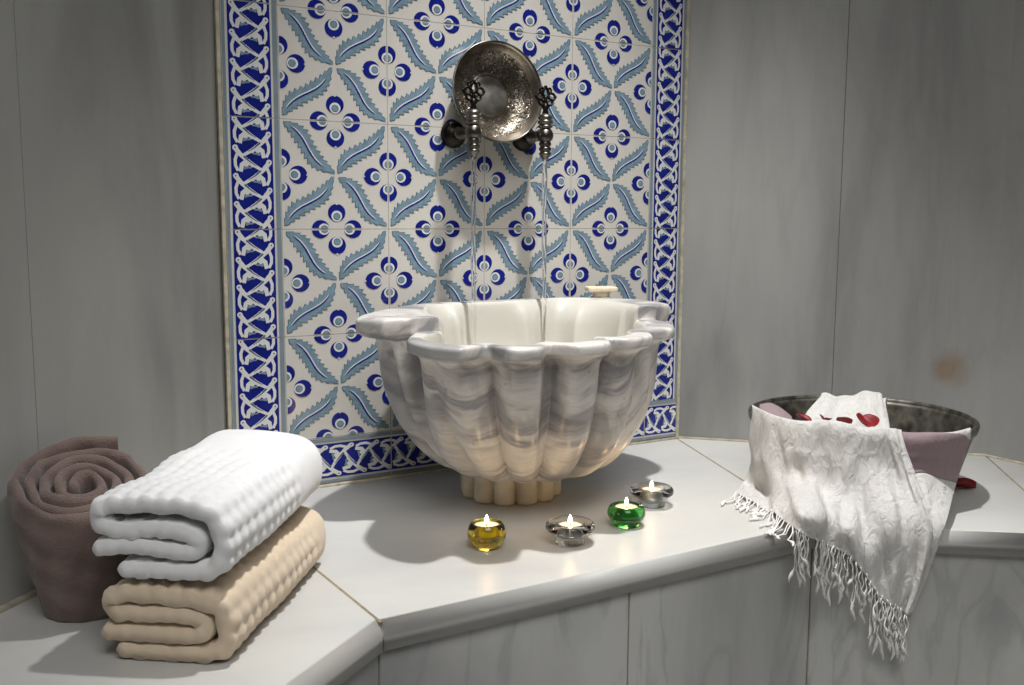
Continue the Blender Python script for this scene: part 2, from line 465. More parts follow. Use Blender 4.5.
# ------------------------------------------------------------------ bench
FL = (-0.083, -0.636); FR = (0.672, -0.622)
FR2 = (0.985, -0.862)
FL2 = (FL[0] - 1.2 * 0.80, FL[1] - 1.2 * 0.60)
bench = thing('marble_bench', 'built-in pale grey marble bench running along the walls under basin and towels', 'bench', (0.3, -0.4, 0))
def slab(poly, bev_edges):
    """bench-top slab, front edges rounded"""
    bm = bmesh.new()
    vb = [bm.verts.new((x - 0.3, y + 0.4, BT - 0.035)) for x, y in poly]
    vt = [bm.verts.new((x - 0.3, y + 0.4, BT)) for x, y in poly]
    n = len(poly)
    bm.faces.new(vt); bm.faces.new(vb[::-1])
    for i in range(n):
        bm.faces.new((vb[i], vb[(i + 1) % n], vt[(i + 1) % n], vt[i]))
    es = []
    for (i, j) in bev_edges:
        es.append(bm.edges.get((vt[i], vt[j])))
    bmesh.ops.recalc_face_normals(bm, faces=bm.faces)
    bmesh.ops.bevel(bm, geom=es, offset=0.019, segments=6, profile=0.5, affect='EDGES')
    es2 = [e for e in bm.edges if e.is_valid and len(e.link_faces) == 2 and all(abs(v.co.z - (BT - 0.030)) < 1e-5 for v in e.verts)
           and e.calc_face_angle(0) > 1.0]
    me = bpy.data.meshes.new('bench_slab'); bm.to_mesh(me); bm.free()
    me.materials.append(M_BENCH)
    o = bpy.data.objects.new('bench_slab', me); COL.objects.link(o); o.parent = bench
    for p in me.polygons:
        p.use_smooth = True
    m = o.modifiers.new('n', 'WEIGHTED_NORMAL')
    return o
g = 0.0012
slab([(WL0[0] + 0.001, -0.002), (FL[0] + g, FL[1]), (FR[0] - g, FR[1]), (WR0[0] - g, -0.002)], [(1, 2)])
slab([(WLe[0] + .02, WLe[1] + 0.0), (FL2[0], FL2[1]), (FL[0] - g, FL[1] - g), (WL0[0] - g, -0.006)], [(1, 2)])
slab([(WR0[0] + g, -0.004), (FR[0] + g, FR[1] - g), (FR2[0], FR2[1]), (WR1[0], WR1[1])], [(1, 2)])
slab([(WR1[0], WR1[1] - 2 * g), (FR2[0], FR2[1] - 2 * g), (1.0, -1.7), (1.362, -1.7)], [(1, 2)])
# mitre joints of grout between the slabs
for a, b in ((WL0, FL), (WR0, FR), (WR1, FR2)):
    a = Vector(a); b = Vector(b); d = (b - a).normalized(); n = Vector((-d.y, d.x)) * 0.0020
    b = b - d * 0.006
    jm = MB(); jm.prism([tuple(p - Vector((0.3, -0.4))) for p in (a - n, b - n, b + n, a + n)], BT - 0.029, BT + 0.0002)
    jm.build('joint', M_DGROUT, bench, smooth=False)
FRONT = [Vector(p) for p in (FL2, FL, FR, FR2, (1.0, -1.7))]
def offset_line(P, w):
    out = []
    def nrm(i):
        d = (P[i + 1] - P[i]).normalized(); return Vector((-d.y, d.x))      # towards the wall
    for i in range(len(P)):
        if i == 0: out.append(P[0] + nrm(0) * w)
        elif i == len(P) - 1: out.append(P[-1] + nrm(i - 1) * w)
        else:
            a, b = nrm(i - 1), nrm(i); m_ = (a + b).normalized(); out.append(P[i] + m_ * (w / m_.dot(a)))
    return [p - Vector((0.3, -0.4)) for p in out]
PA, PB, PC, PD = (offset_line(FRONT, w) for w in (0.008, 0.030, 0.0105, 0.05))
PCUT = [[0.55], [0.385 / 0.755], [], [0.5]]
for i in range(4):
    cuts = [0.0] + [c if c < 1 and i in (1, 3) else c / 1.2 for c in PCUT[i]] + [1.0]
    La = (PA[i + 1] - PA[i]).length
    for k in range(len(cuts) - 1):
        e0 = cuts[k] + 0.0013 / La; e1 = cuts[k + 1] - 0.0013 / La
        mb = MB(); mb.prism([tuple(L[i].lerp(L[i + 1], e)) for L, e in ((PA, e0), (PA, e1), (PB, e1), (PB, e0))], 0.0, BT - 0.0335)
        bevel(mb.build('front_panel', M_PANEL, bench, smooth=False), 0.0012, 1)
    mb = MB(); mb.prism([tuple(p) for p in (PC[i], PC[i + 1], PD[i + 1], PD[i])], 0.0, BT - 0.030)
    mb.build('panel_grout', M_DGROUT, bench, smooth=False)

# ------------------------------------------------------------------ tile panel
TW, TH = 0.2, 0.9427 * 0.2
tp = thing('tile_panel', 'panel of blue and white leaf patterned glazed tiles on the wall behind the basin', 'tile panel', (0.4, 0.0, BT + 0.004))
TY = -0.008           # glaze plane
class Flat:
    """polygons lying on the tiled wall, in x-z, stacked in thin glaze layers"""
    def __init__(s): s.mb = MB()
    def poly(s, pts, layer, mi, x0=0, z0=0, sx=1, sz=1):
        y = TY - 0.00018 * layer
        P = [(x0 + p[0] * sx - 0.4, y, z0 + p[1] * sz - (BT + 0.004)) for p in pts]
        A = sum(P[i][0] * P[(i + 1) % len(P)][2] - P[(i + 1) % len(P)][0] * P[i][2] for i in range(len(P)))
        if A < 0: P = P[::-1]
        s.mb.add(P, [tuple(range(len(P)))], mi)
def circ(cx, cy, r, n=20, ry=None):
    return [(cx + r * math.cos(2 * PI * k / n), cy + (ry or r) * math.sin(2 * PI * k / n)) for k in range(n)]
def clip(poly, axis, val, keep_greater):
    out = []
    n = len(poly)
    for i in range(n):
        p, q = poly[i], poly[(i + 1) % n]
        ip = (p[axis] >= val) == keep_greater; iq = (q[axis] >= val) == keep_greater
        if ip: out.append(p)
        if ip != iq:
            t = (val - p[axis]) / (q[axis] - p[axis])
            out.append((p[0] + t * (q[0] - p[0]), p[1] + t * (q[1] - p[1])))
    return out
def clip_unit(poly, m=0.008):
    for ax, v, k in ((0, m, True), (0, 1 - m, False), (1, m, True), (1, 1 - m, False)):
        poly = clip(poly, ax, v, k)
        if len(poly) < 3: return None
    return poly
def leaf(p0, p1, flip, wid=0.088, grow=0.0, teeth=12):
    p0 = np.array(p0); p1 = np.array(p1); d = p1 - p0; L = np.linalg.norm(d); d /= L; n = np.array([-d[1], d[0]]) * flip
    def spine(t): return p0 + d * L * t + n * (0.033 * math.sin(2 * PI * t + 0.2))
    def width(t): return wid * (min(1, (t / 0.30)) ** 0.7) * (min(1, ((1 - t) / 0.34)) ** 0.75) * (0.9 + 0.1 * math.cos(6 * t)) + 0.001
    up = []; dn = []
    for k in range(teeth):
        for ph, amp in ((0.0, 0.74), (0.70, 1.24)):
            t = (k + ph) / teeth
            w = width(min(1, t)) * amp + grow
            sh = 0.018 if amp > 1 else 0
            up.append(spine(min(1, t + sh * 0.5)) + n * w); dn.append(spine(t) - n * w)
    tip = spine(1.0) + d * 0.012; st = spine(0.0) - d * 0.006
    out = [st] + up + [tip] + dn[::-1]
    sp = [spine(t) for t in np.linspace(0.10, 0.84, 16)]
    return [tuple(p) for p in out], sp, n
def strip(sp, n, off, hw):
    a = [tuple(p + n * (off + hw * math.sin(PI * i / (len(sp) - 1)) ** 0.5)) for i, p in enumerate(sp)]
    b = [tuple(p + n * (off - hw * math.sin(PI * i / (len(sp) - 1)) ** 0.5)) for i, p in enumerate(sp)]
    return a + b[::-1]
F_TILE, F_BLUE, F_TEAL, F_DTEAL, F_WHITE, F_EDGE, F_GROUT = range(7)
TMATS = [M_TILE, M_BLUE, M_TEAL, M_DTEAL, M_WHITEG, M_EDGE, M_GROUT]
tilepolys = []
for (cx, cy) in ((0, 1), (1, 1), (0, 0), (1, 0)):
    c0 = (0.5 + (0.022 if cx else -0.022), 0.5 + (0.022 if cy else -0.022)); c1 = (0.972 if cx else 0.028, 0.972 if cy else 0.028)
    # leaves point from the left side of the tile towards the right side
    if cx == 0: a, b_ = c1, c0
    else: a, b_ = c0, c1
    fl_ = 1 if cy == cx else -1
    if cx: a, b_ = c0, c1
    o1, sp, n_ = leaf(a, b_, 1, 0.080, 0.006); tilepolys.append((o1, 1, F_DTEAL))
    o2, sp, n_ = leaf(a, b_, 1, 0.080, 0.0); tilepolys.append((o2, 2, F_TEAL))
    tilepolys.append((strip(sp, n_, 0.006, 0.007), 3, F_WHITE)); tilepolys.append((strip(sp, n_, -0.006, 0.0075), 4, F_BLUE))
for ex, ey in ((0.5, 0), (0.5, 1), (0, 0.5), (1, 0.5)):
    for dx, dy in ((1, 0), (-1, 0), (0, 1), (0, -1)):
        cx, cy = ex + dx * 0.152, ey + dy * 0.152
        ix, iy = ex + dx * 0.121, ey + dy * 0.121
        for c, lay, mi in ((circ(cx, cy, 0.083, 24), 1, F_BLUE), (circ(ix, iy, 0.051, 18), 2, F_WHITE), (circ(ix - dx * .004, iy - dy * .004, 0.034, 14), 3, F_DTEAL), (circ(ix - dx * .004, iy - dy * .004, 0.029, 14), 4, F_TEAL)):
            q = clip_unit(c)
            if q: tilepolys.append((q, lay, mi))
        # little white nick at the outer end of each bud
        q = clip_unit(circ(ex + dx * 0.234, ey + dy * 0.234, 0.010, 8))
        if q: tilepolys.append((q, 2, F_TILE))
fld = Flat(); R0, R1 = -2, 5
for r in range(R0, R1):
    for c in range(4):
        x0 = c * TW; z0 = 0.918 + r * TH
        gx = 0.0011
        fld.mb.box((x0 + TW / 2 - 0.4, (TY + 0.006) / 2 + 0.0005, z0 + TH / 2 - (BT + 0.004)), (TW - gx, -TY + 0.006, TH - gx), F_TILE)
        for q, lay, mi in tilepolys:
            fld.poly(q, lay, mi, x0 + gx / 2, z0 + gx / 2, TW - gx, TH - gx)
fld.mb.build('field_tiles', TMATS, tp, smooth=False)
# border: interlaced white vines on cobalt, unit cell [0,1] across x [0,1] along
def taper(pts, w0, w1):
    P = np.array(pts, float); n = len(P); a = []; b = []
    for i in range(n):
        t = P[min(i + 1, n - 1)] - P[max(i - 1, 0)]; t = t / np.linalg.norm(t); nn = np.array([-t[1], t[0]])
        w = w0 + (w1 - w0) * i / (n - 1)
        a.append(tuple(P[i] + nn * w)); b.append(tuple(P[i] - nn * w))
    return a + b[::-1]
def arc(cx, cy, rx, ry, a0, a1, n=10):
    return [(cx + rx * math.cos(math.radians(a0 + (a1 - a0) * k / n)), cy + ry * math.sin(math.radians(a0 + (a1 - a0) * k / n))) for k in range(n + 1)]
cell = []   # x across the cobalt field 0..1, y along 0..0.62 (same unit); y up
PY = 0.66
def half(mirror, sh):
    m = (lambda p: (1 - p[0], p[1] + sh)) if mirror else (lambda p: (p[0], p[1] + sh))
    L = []
    S = lambda pts, w0, w1, mi, lay: L.append(([m(p) for p in taper(pts, w0, w1)], lay, mi))
    C = lambda x, y, r, mi, lay: L.append(([m(p) for p in circ(x, y, r, 12)], lay, mi))
    # outer bracket-shaped stem
    S([(0.24, 0.50), (0.14, 0.44), (0.095, 0.32), (0.10, 0.18), (0.16, 0.06)], 0.040, 0.036, F_WHITE, 2)
    # long diagonal stem from the knob at the side to the middle
    S([(0.09, 0.60), (0.20, 0.46), (0.38, 0.30), (0.56, 0.18), (0.70, 0.10)], 0.060, 0.036, F_WHITE, 4)
    S([(0.30, 0.40), (0.45, 0.27), (0.60, 0.18)], 0.022, 0.006, F_DTEAL, 5)
    C(0.10, 0.60, 0.068, F_WHITE, 6); C(0.095, 0.60, 0.020, F_DTEAL, 7)
    # inner half-leaf
    S([(0.22, 0.04), (0.25, 0.20), (0.34, 0.26), (0.44, 0.26)], 0.045, 0.075, F_WHITE, 3)
    C(0.50, 0.20, 0.055, F_WHITE, 3.25); C(0.36, 0.20, 0.05, F_WHITE, 3.12)
    S([(0.30, 0.12), (0.40, 0.14), (0.48, 0.13)], 0.035, 0.012, F_TEAL, 3.6)
    return [(q, lay + (0.35 if mirror else 0.0), mi) for q, lay, mi in L]
cell = half(False, 0.0) + half(True, -PY / 2)
bor = Flat()
def border_tile(x0, z0, w, l, vertical, per=4, flip=False):
    """one border tile, w across, l along"""
    g_ = 0.0011
    def put(q, lay, mi):
        # q in tile units: u across 0..1 of w, v along 0..1 of l
        if vertical: pts = [(x0 + (1 - u if flip else u) * w, z0 + v * l) for u, v in q]
        else: pts = [(x0 + v * l, z0 + (u) * w) for u, v in q]
        bor.poly(pts, lay, mi)
    ww, ll = (w, l) if vertical else (l, w)
    bor.mb.box((x0 + ww / 2 - 0.4, (TY + 0.006) / 2 + 0.0005, z0 + ll / 2 - (BT + 0.004)), (ww - g_, -TY + 0.006, ll - g_), F_TILE)
    e = g_ / l
    put([(0.012, e), (0.07, e), (0.07, 1 - e), (0.012, 1 - e)], 1, F_EDGE)
    put([(0.90, e), (0.985, e), (0.985, 1 - e), (0.90, 1 - e)], 1, F_EDGE)
    u0, u1 = 0.115, 0.86
    put([(u0, e), (u1, e), (u1, 1 - e), (u0, 1 - e)], 1, F_BLUE)
    for k in range(-1, per + 1):
        for q, lay, mi in cell:
            qq = [(u0 + u * (u1 - u0), (k + v / PY) / per) for u, v in q]
            for ax, v, kp in ((1, e, True), (1, 1 - e, False)):
                qq = clip(qq, ax, v, kp)
                if len(qq) < 3: break
            if len(qq) >= 3: put(qq, lay + (0.17 if k % 2 else 0.0), mi)
BW = 0.096; BH = 0.541 - BT - 0.004
ztop = 0.918 + R0 * TH
for r in range(R0, R1):
    border_tile(-BW, 0.918 + r * TH, BW, TH, True)
    border_tile(0.8, 0.918 + r * TH, 0.0885, TH, True, flip=True)
for c in range(4):
    border_tile(c * TW, BT + 0.006, ztop - BT - 0.006, TW, False)
border_tile(-BW, BT + 0.006, ztop - BT - 0.006, BW, False, per=2)
border_tile(0.8, BT + 0.006, ztop - BT - 0.006, 0.0885, False, per=2)
bor.mb.build('border_tiles', TMATS, tp, smooth=False)
gb = MB(); gb.box((0.0 - 0.004, -0.0029, (0.918 + R1 * TH - BT) / 2 - 0.002), (0.985, 0.009, 0.918 + R1 * TH - BT - 0.004))
gb.build('grout_bed', M_TGROUT, tp, smooth=False)

# ------------------------------------------------------------------ basin
BC = np.array([0.345, -0.255])
O_ = [(.27, -.045), (.42, -.040), (.56, -.055), (.64, -.10), (.672, -.17), (.668, -.235), (.645, -.272), (.605, -.290), (.596, -.302), (.578, -.365), (.53, -.425),
      (.474, -.435), (.44, -.485), (.385, -.51), (.350, -.492), (.325, -.53), (.27, -.538), (.238, -.502), (.205, -.532), (.16, -.52), (.147, -.478), (.10, -.485),
      (.070, -.44), (.072, -.37), (.105, -.31), (.118, -.293), (.105, -.285), (.07, -.272), (.047, -.235), (.07, -.185), (.13, -.125), (.20, -.07)]
I_ = [(.27, -.073), (.42, -.076), (.54, -.075), (.575, -.13), (.585, -.19), (.578, -.245), (.565, -.275), (.555, -.289), (.55, -.297), (.53, -.34), (.49, -.385),
      (.448, -.405), (.42, -.45), (.375, -.472), (.345, -.458), (.32, -.49), (.27, -.497), (.245, -.472), (.21, -.49), (.17, -.48), (.165, -.448), (.125, -.45),
      (.10, -.41), (.11, -.35), (.15, -.30), (.17, -.291), (.174, -.28), (.180, -.262), (.188, -.235), (.20, -.19), (.212, -.155), (.232, -.11)]
hi = np.array([1] * 8 + [0] * 17 + [0] + [1] * 6, float)
ns = 13
Oc = catmull_closed(O_, ns); Ic = catmull_closed(I_, ns)
NB = len(Oc)
def hsample(vals):
    out = []
    K = len(vals)
    for i in range(K):
        for k in range(ns):
            t = k / ns; t = min(1, max(0, (t - 0.25) / 0.5)); t = t * t * (3 - 2 * t)
            out.append(vals[i] * (1 - t) + vals[(i + 1) % K] * t)
    return np.array(out)
HI = hsample(hi)
ZT = 0.760 + 0.023 * HI
phi = np.unwrap(np.arctan2(Oc[:, 1] - BC[1], Oc[:, 0] - BC[0]))
NOT = [-152.7, -131.5, -111.0, -87.5, -63.0, -39.0, -15.0]
full = NOT + [9 + 24.2 * k for k in range(8)]       # notch angles all round
full = sorted(a % 360 for a in full)
def lobe(a):
    a = math.degrees(a) % 360
    fs = full + [full[0] + 360]
    if a < fs[0]: a += 360
    for i in range(len(fs) - 1):
        if fs[i] <= a <= fs[i + 1]:
            t = (a - fs[i]) / (fs[i + 1] - fs[i]); return math.sin(PI * t) ** 0.75
    return 0.5
zc = [0.506, 0.508, 0.513, 0.524, 0.542, 0.568, 0.60, 0.65, 0.69, 0.74]
rc = [0.080, 0.102, 0.122, 0.145, 0.166, 0.190, 0.2115, 0.234, 0.244, 0.252]
def Rz(z): return float(np.interp(z, zc, rc))
rout = np.hypot(Oc[:, 0] - BC[0], Oc[:, 1] - BC[1])
sm = np.array([rout[(np.arange(-4, 5) + i) % NB].mean() for i in range(NB)])
gfac = np.clip((rout - 0.022) / 0.258, 0.80, 1.10); gfac = np.where(HI > 0.5, np.minimum(gfac, 1.0), gfac)
gfac = np.array([gfac[(np.arange(-3, 4) + i) % NB].mean() for i in range(NB)])
def body_r(i, z):
    a = phi[i]
    amp = np.interp(z, [0.506, 0.515, 0.56, 0.66, 0.72], [0.012, 0.022, 0.030, 0.024, 0.014])
    w = np.interp(z, [0.50, 0.70], [0.0, 1.0])
    return (Rz(z) + amp * (lobe(a) - 0.62)) * (1 + (gfac[i] - 1) * w)
def keep_in(xy, z):
    out = []
    for i in range(NB):
        d = np.array(xy[i]) - BC; r = np.hypot(*d)
        zz = z[i]
        m_ = body_r(i, zz) - 0.016
        if r > m_: d = d * (m_ / r)
        p = BC + d
        if p[1] > -0.066: p[1] = -0.066
        for xc in (0.298, 0.446):
            if p[1] > -0.15: p[1] -= 0.014 * math.exp(-abs(p[0] - xc) / 0.008)
        out.append(p)
    return np.array(out)
rings = []
def ring(xy, z): rings.append([(xy[i][0], xy[i][1], z[i]) for i in range(NB)])
# interior (from bottom up), mouth edge, rim, lip, body down to the foot
c_in = np.array([0.365, -0.265])
Iw = Ic.copy()
for i in range(NB):
    if Ic[i][1] > -0.15:
        for xc in (0.298, 0.446):
            Iw[i][1] -= 0.016 * math.exp(-abs(Ic[i][0] - xc) / 0.010)
def inner(t, flare):
    s = flare
    return c_in + (Iw - c_in) * s
ib = []
for s, z in ((0.002, .60), (0.06, .60), (0.35, .602), (0.62, .615), (0.82, .64), (0.93, .675), (0.975, .715)):
    ring(keep_in(inner(0, s), [z] * NB), [z] * NB)
ring(keep_in(c_in + (Iw - c_in) * 0.985, list(ZT - 0.03)), list(ZT - 0.024))
ring(c_in + (Ic - c_in) * 1.0, list(ZT - 0.006))
ring(Ic + (Oc - Ic) * 0.12, list(ZT - 0.0008))
ring(Ic + (Oc - Ic) * 0.3, list(ZT))
ring(Ic + (Oc - Ic) * 0.72, list(ZT))
ring(Ic + (Oc - Ic) * 0.92, list(ZT - 0.0008))
ring(Ic + (Oc - Ic) * 0.99, list(ZT - 0.004))
ring(Ic + (Oc - Ic) * 1.0, list(ZT - 0.010))
ring(Ic + (Oc - Ic) * 1.0, list(ZT - 0.018))
lip = 0.021 + 0.013 * HI
ring(Ic + (Oc - Ic) * 0.98, list(ZT - lip + 0.005))
ring(Ic + (Oc - Ic) * 0.90, list(ZT - lip))
zl = ZT - lip - 0.003
nb = 26
for k in range(nb):
    t = k / (nb - 1)
    xy = []; zz = []
    for i in range(NB):
        z = zl[i] + (0.506 - zl[i]) * (1 - (1 - t) ** 1.25)
        a = phi[i]; r = body_r(i, z)
        x = BC[0] + r * math.cos(a); y = BC[1] + r * math.sin(a)
        if y > -0.04: y = -0.04
        if k == 0:      # tuck the first body ring under the lip
            q = Ic[i] + (Oc[i] - Ic[i]) * 0.85
            x, y = x * 0.7 + q[0] * 0.3, y * 0.7 + q[1] * 0.3
        xy.append((x, y)); zz.append(z)
    ring(xy, zz)
for sc_ in (0.55, 0.02):            # close the underside on the foot
    ring([(BC[0] + (p[0] - BC[0]) * sc_, BC[1] + (p[1] - BC[1]) * sc_) for p in rings[-1]] if sc_ == 0.55 else [(BC[0] + (p[0] - BC[0]) * 0.02, BC[1] + (p[1] - BC[1]) * 0.02) for p in rings[-1]], [0.507] * NB)
V = [p for rg in rings for p in rg]
Fc = []
for i in range(len(rings) - 1):
    for k in range(NB):
        k2 = (k + 1) % NB
        Fc.append((i * NB + k, (i + 1) * NB + k, (i + 1) * NB + k2, i * NB + k2))
basin = thing('stone_basin', 'large scalloped white and grey veined marble basin under the two taps', 'basin', (0.345, -0.21, BT))
bx = [(x - .345, y + .21, z - BT) for x, y, z in V]
fm = [1 if i < 9 * NB else 0 for i in range(len(Fc))]
bowl = link_mesh('bowl', bx, Fc, [M_BASIN, M_INNER], basin, fm)
m = bowl.modifiers.new('s', 'SUBSURF'); m.levels = 1; m.render_levels = 1
# fluted foot
fv = []; FS = 12 * 14; frs = [(0.0, 0.0), (0.93, 0.0), (0.985, 0.002), (1.0, 0.007), (1.0, 0.052), (0.98, 0.058), (0.93, 0.060), (0.5, 0.061)]
for s, z in frs:
    for k in range(FS):
        a = 2 * PI * k / FS + 0.12
        t = (k / 14) % 1
        r = (0.069 + 0.022 * math.sqrt(max(0, 1 - (2 * t - 1) ** 2))) * s
        fv.append((r * math.cos(a), r * math.sin(a), z))
ff = []
for i in range(len(frs) - 1):
    for k in range(FS):
        k2 = (k + 1) % FS
        ff.append((i * FS + k, i * FS + k2, (i + 1) * FS + k2, (i + 1) * FS + k))
fo = link_mesh('foot', fv, ff, M_FOOT, basin, loc=(0.000, 0.002, 0.0))
fo['label'] = 'cream fluted marble foot'

# soap dish on the back rim
sd = thing('soap_dish', 'small cream stone soap dish standing on the back rim of the basin', 'soap dish', (0.624, -0.085, 0.7835), -0.35)
mb = MB(); mb.box((0, 0, 0.0155), (0.059, 0.036, 0.010)); bevel(mb.build('tray', M_SOAP, sd), 0.003, 3)
mb = MB(); mb.lathe([(0.0, 0.0), (0.60, 0.0), (0.66, 0.14), (0.60, 0.5), (0.74, 1.0), (0.0, 1.02)], 24, M=Matrix.Diagonal((0.028, 0.019, 0.0105, 1)))
mb.build('base', M_SOAP, sd)

# ------------------------------------------------------------------ taps
def tap(x, label):
    y0 = -0.093; zc_ = 1.094
    t = thing('wall_tap', label, 'tap', (x, -0.009, zc_), 0, 'pair of taps above the basin')
    RX = Matrix.Rotation(PI / 2, 4, 'X')     # local z -> -y
    mb = MB(); mb.lathe([(0.0, 0.0), (0.025, 0.0), (0.026, 0.004), (0.0235, 0.008), (0.0235, 0.0105), (0.020, 0.014), (0.015, 0.017), (0.011, 0.021), (0.0, 0.021)], 32, M=RX)
    mb.build('flange', M_BLACKM, t)
    mb = MB(); mb.lathe([(0.010, 0.018), (0.010, 0.030), (0.0125, 0.031), (0.0125, 0.036), (0.010, 0.037), (0.010, 0.072), (0.0, 0.073)], 24, M=RX)
    mb.build('arm', M_PEWTER, t)
    cy = y0 + 0.009
    mb = MB()
    T = Matrix.Translation((0, cy, 0))
    sph = [(0.0155 * math.sin(a), -0.0155 * math.cos(a)) for a in np.linspace(0, PI, 14)]
    mb.lathe(sph, 28, M=T)
    mb.lathe([(0.009, 0.012), (0.0135, 0.0145), (0.0135, 0.018), (0.0115, 0.0185), (0.0115, 0.0205), (0.0145, 0.0215), (0.0145, 0.0265), (0.012, 0.0275), (0.012, 0.0295), (0.0135, 0.0305), (0.0135, 0.034), (0.010, 0.0375), (0.006, 0.040), (0.0, 0.040)], 28, M=T)
    mb.build('body', M_PEWTER, t)
    mb = MB()
    mb.lathe([(0.0, -0.0445), (0.0065, -0.0445), (0.0072, -0.041), (0.0105, -0.037), (0.0115, -0.0355), (0.0115, -0.0325), (0.0095, -0.032), (0.0095, -0.029), (0.0118, -0.028), (0.0118, -0.0235), (0.0095, -0.0225), (0.0095, -0.0195), (0.0115, -0.0185), (0.0115, -0.0145), (0.008, -0.010)], 28, M=T)
    mb.build('spout', M_PEWTER, t)
    mb = MB()       # pierced ornate key: stem, heart-shaped loops and beads
    mb.lathe([(0.0, 0.038), (0.0045, 0.038), (0.0065, 0.042), (0.0045, 0.046), (0.0055, 0.049), (0.0075, 0.052), (0.004, 0.056), (0.003, 0.06), (0.0, 0.06)], 20, M=T)
    def loop(cx, cz, rx, rz, th, rot=0):
        P = []
        for k in range(18):
            a = 2 * PI * k / 18
            px_, pz_ = rx * math.cos(a), rz * math.sin(a)
            P.append((cx + px_ * math.cos(rot) - pz_ * math.sin(rot), cy, cz + px_ * math.sin(rot) + pz_ * math.cos(rot)))
        mb.tube(P, th, 8, closed=True)
    loop(0.0, 0.0785, 0.0062, 0.0078, 0.0026)
    loop(-0.0135, 0.0715, 0.0072, 0.0062, 0.0026, 0.4); loop(0.0135, 0.0715, 0.0072, 0.0062, 0.0026, -0.4)
    loop(-0.0095, 0.0600, 0.0055, 0.0045, 0.0022, -0.6); loop(0.0095, 0.0600, 0.0055, 0.0045, 0.0022, 0.6)
    loop(-0.008, 0.0825, 0.0042, 0.0042, 0.0022); loop(0.008, 0.0825, 0.0042, 0.0042, 0.0022)
    mb.tube([(0, cy, 0.055), (0, cy, 0.072)], 0.0036, 8)
    for bx_, bz_, br in ((0, 0.0885, 0.0036), (-0.021, 0.0715, 0.0034), (0.021, 0.0715, 0.0034), (0, 0.0685, 0.0042)):
        mb.lathe([(br * math.sin(a), -br * math.cos(a)) for a in np.linspace(0, PI, 8)], 12, M=Matrix.Translation((bx_, cy, bz_)))
    mb.build('handle', M_BLACKM, t)
    return t
tap(0.331, 'dark pewter wall tap with ornate handle in front of the metal bowl, on its left')
tap(0.484, 'dark pewter wall tap with ornate handle at the right edge of the metal bowl')
# running water: a thin stream from each spout into the basin
for x, lab in ((0.331, 'thin clear stream of water falling from the left tap'), (0.484, 'thin clear stream of water falling from the right tap')):
    mb = MB()
    P = []; Rr = []
    for k in range(40):
        t = k / 39
        P.append((0.0012 * math.sin(9 * t + x * 20) * t, 0.001 * math.sin(7 * t), 0.436 * (1 - t)))
        Rr.append((0.0052 * (1 - t) + 0.0034 * t) * (1 + 0.12 * math.sin(26 * t + x * 9)))
    mb.tube(P, Rr, 12)
    o = mb.build('water_stream', M_WATER, loc=(x, -0.093, 0.6130))
    tag(o, lab, 'water', 'streams of water from the taps')

# ------------------------------------------------------------------ metal bowl on the taps
bt = thing('metal_bowl', 'round engraved silver metal bowl leaning on the wall between the taps', 'bowl', (0.402, -0.0395, 1.170))
bt.rotation_euler = (PI / 2 - 0.11, 0, -0.03)          # opening faces the room
mb = MB()
prof_in = [(0.0, -0.016), (0.020, -0.016), (0.034, -0.0165), (0.040, -0.018), (0.043, -0.0205), (0.060, -0.0165), (0.076, -0.008), (0.087, 0.004), (0.0925, 0.016), (0.0945, 0.022)]
prof_out = [(0.0975, 0.0225), (0.0975, 0.020), (0.0955, 0.018), (0.0895, 0.003), (0.078, -0.0105), (0.060, -0.0195), (0.043, -0.0225), (0.0, -0.0225)]
mb.lathe(prof_in + prof_out, 72)
o = mb.build('bowl', M_SILVER, bt); bt.scale = (0.97, 0.97, 0.97)
mb = MB(); ring_p = [(0.0958 * math.cos(2 * PI * k / 72), 0.0958 * math.sin(2 * PI * k / 72), 0.0222) for k in range(72)]
mb.tube(ring_p, 0.0021, 8, closed=True); mb.build('rim', M_PEWTER, bt)
mb = MB(); mb.lathe([(0.041, -0.0185), (0.0405, -0.0165), (0.037, -0.0155), (0.030, -0.0152), (0.012, -0.0140), (0.0, -0.0138)], 48); mb.build('boss', M_BOSS, bt)

# ------------------------------------------------------------------ tealights
def holder(x, y, kind, label):
    t = thing('candle_holder', label, 'candle holder', (x, y, BT + 0.0004), 0, 'glass candle holders in front of the basin')
    if kind == 'yellow':
        prof = [(0, 0.0), (0.017, 0.0), (0.019, 0.0015), (0.0195, 0.004), (0.0265, 0.012), (0.0292, 0.021), (0.0270, 0.032), (0.0235, 0.0375), (0.0215, 0.038), (0.0205, 0.0365), (0.0205, 0.0205), (0.0195, 0.0195), (0, 0.0195)]
        m = M_YGLASS
    elif kind == 'green':
        prof = [(0, 0.0), (0.018, 0.0), (0.0205, 0.0015), (0.020, 0.005), (0.0265, 0.011), (0.0305, 0.019), (0.0295, 0.027), (0.0260, 0.0325), (0.0220, 0.0335), (0.0205, 0.032), (0.0205, 0.0165), (0.0195, 0.0155), (0, 0.0155)]
        m = M_GGLASS
    else:
        prof = [(0, 0.0), (0.020, 0.0), (0.0225, 0.0015), (0.0225, 0.012), (0.025, 0.0165), (0.0345, 0.0195), (0.0375, 0.0235), (0.0370, 0.0290), (0.0340, 0.0325), (0.0290, 0.0330), (0.0225, 0.0315), (0.0205, 0.030), (0.0205, 0.0135), (0.0195, 0.0125), (0, 0.0125)]
        m = M_GLASS
    P = catmull_open([(r, z) for r, z in prof], len(prof) * 4)
    P[:, 0] = np.maximum(P[:, 0], 0); P[:, 1] = np.maximum(P[:, 1], 0)
    mb = MB(); mb.lathe([tuple(p) for p in P], 48); o = mb.build('glass_cup', m, t)
    fz = {'yellow': 0.0200, 'green': 0.0160, 'clear': 0.0130}[kind]
    return fz
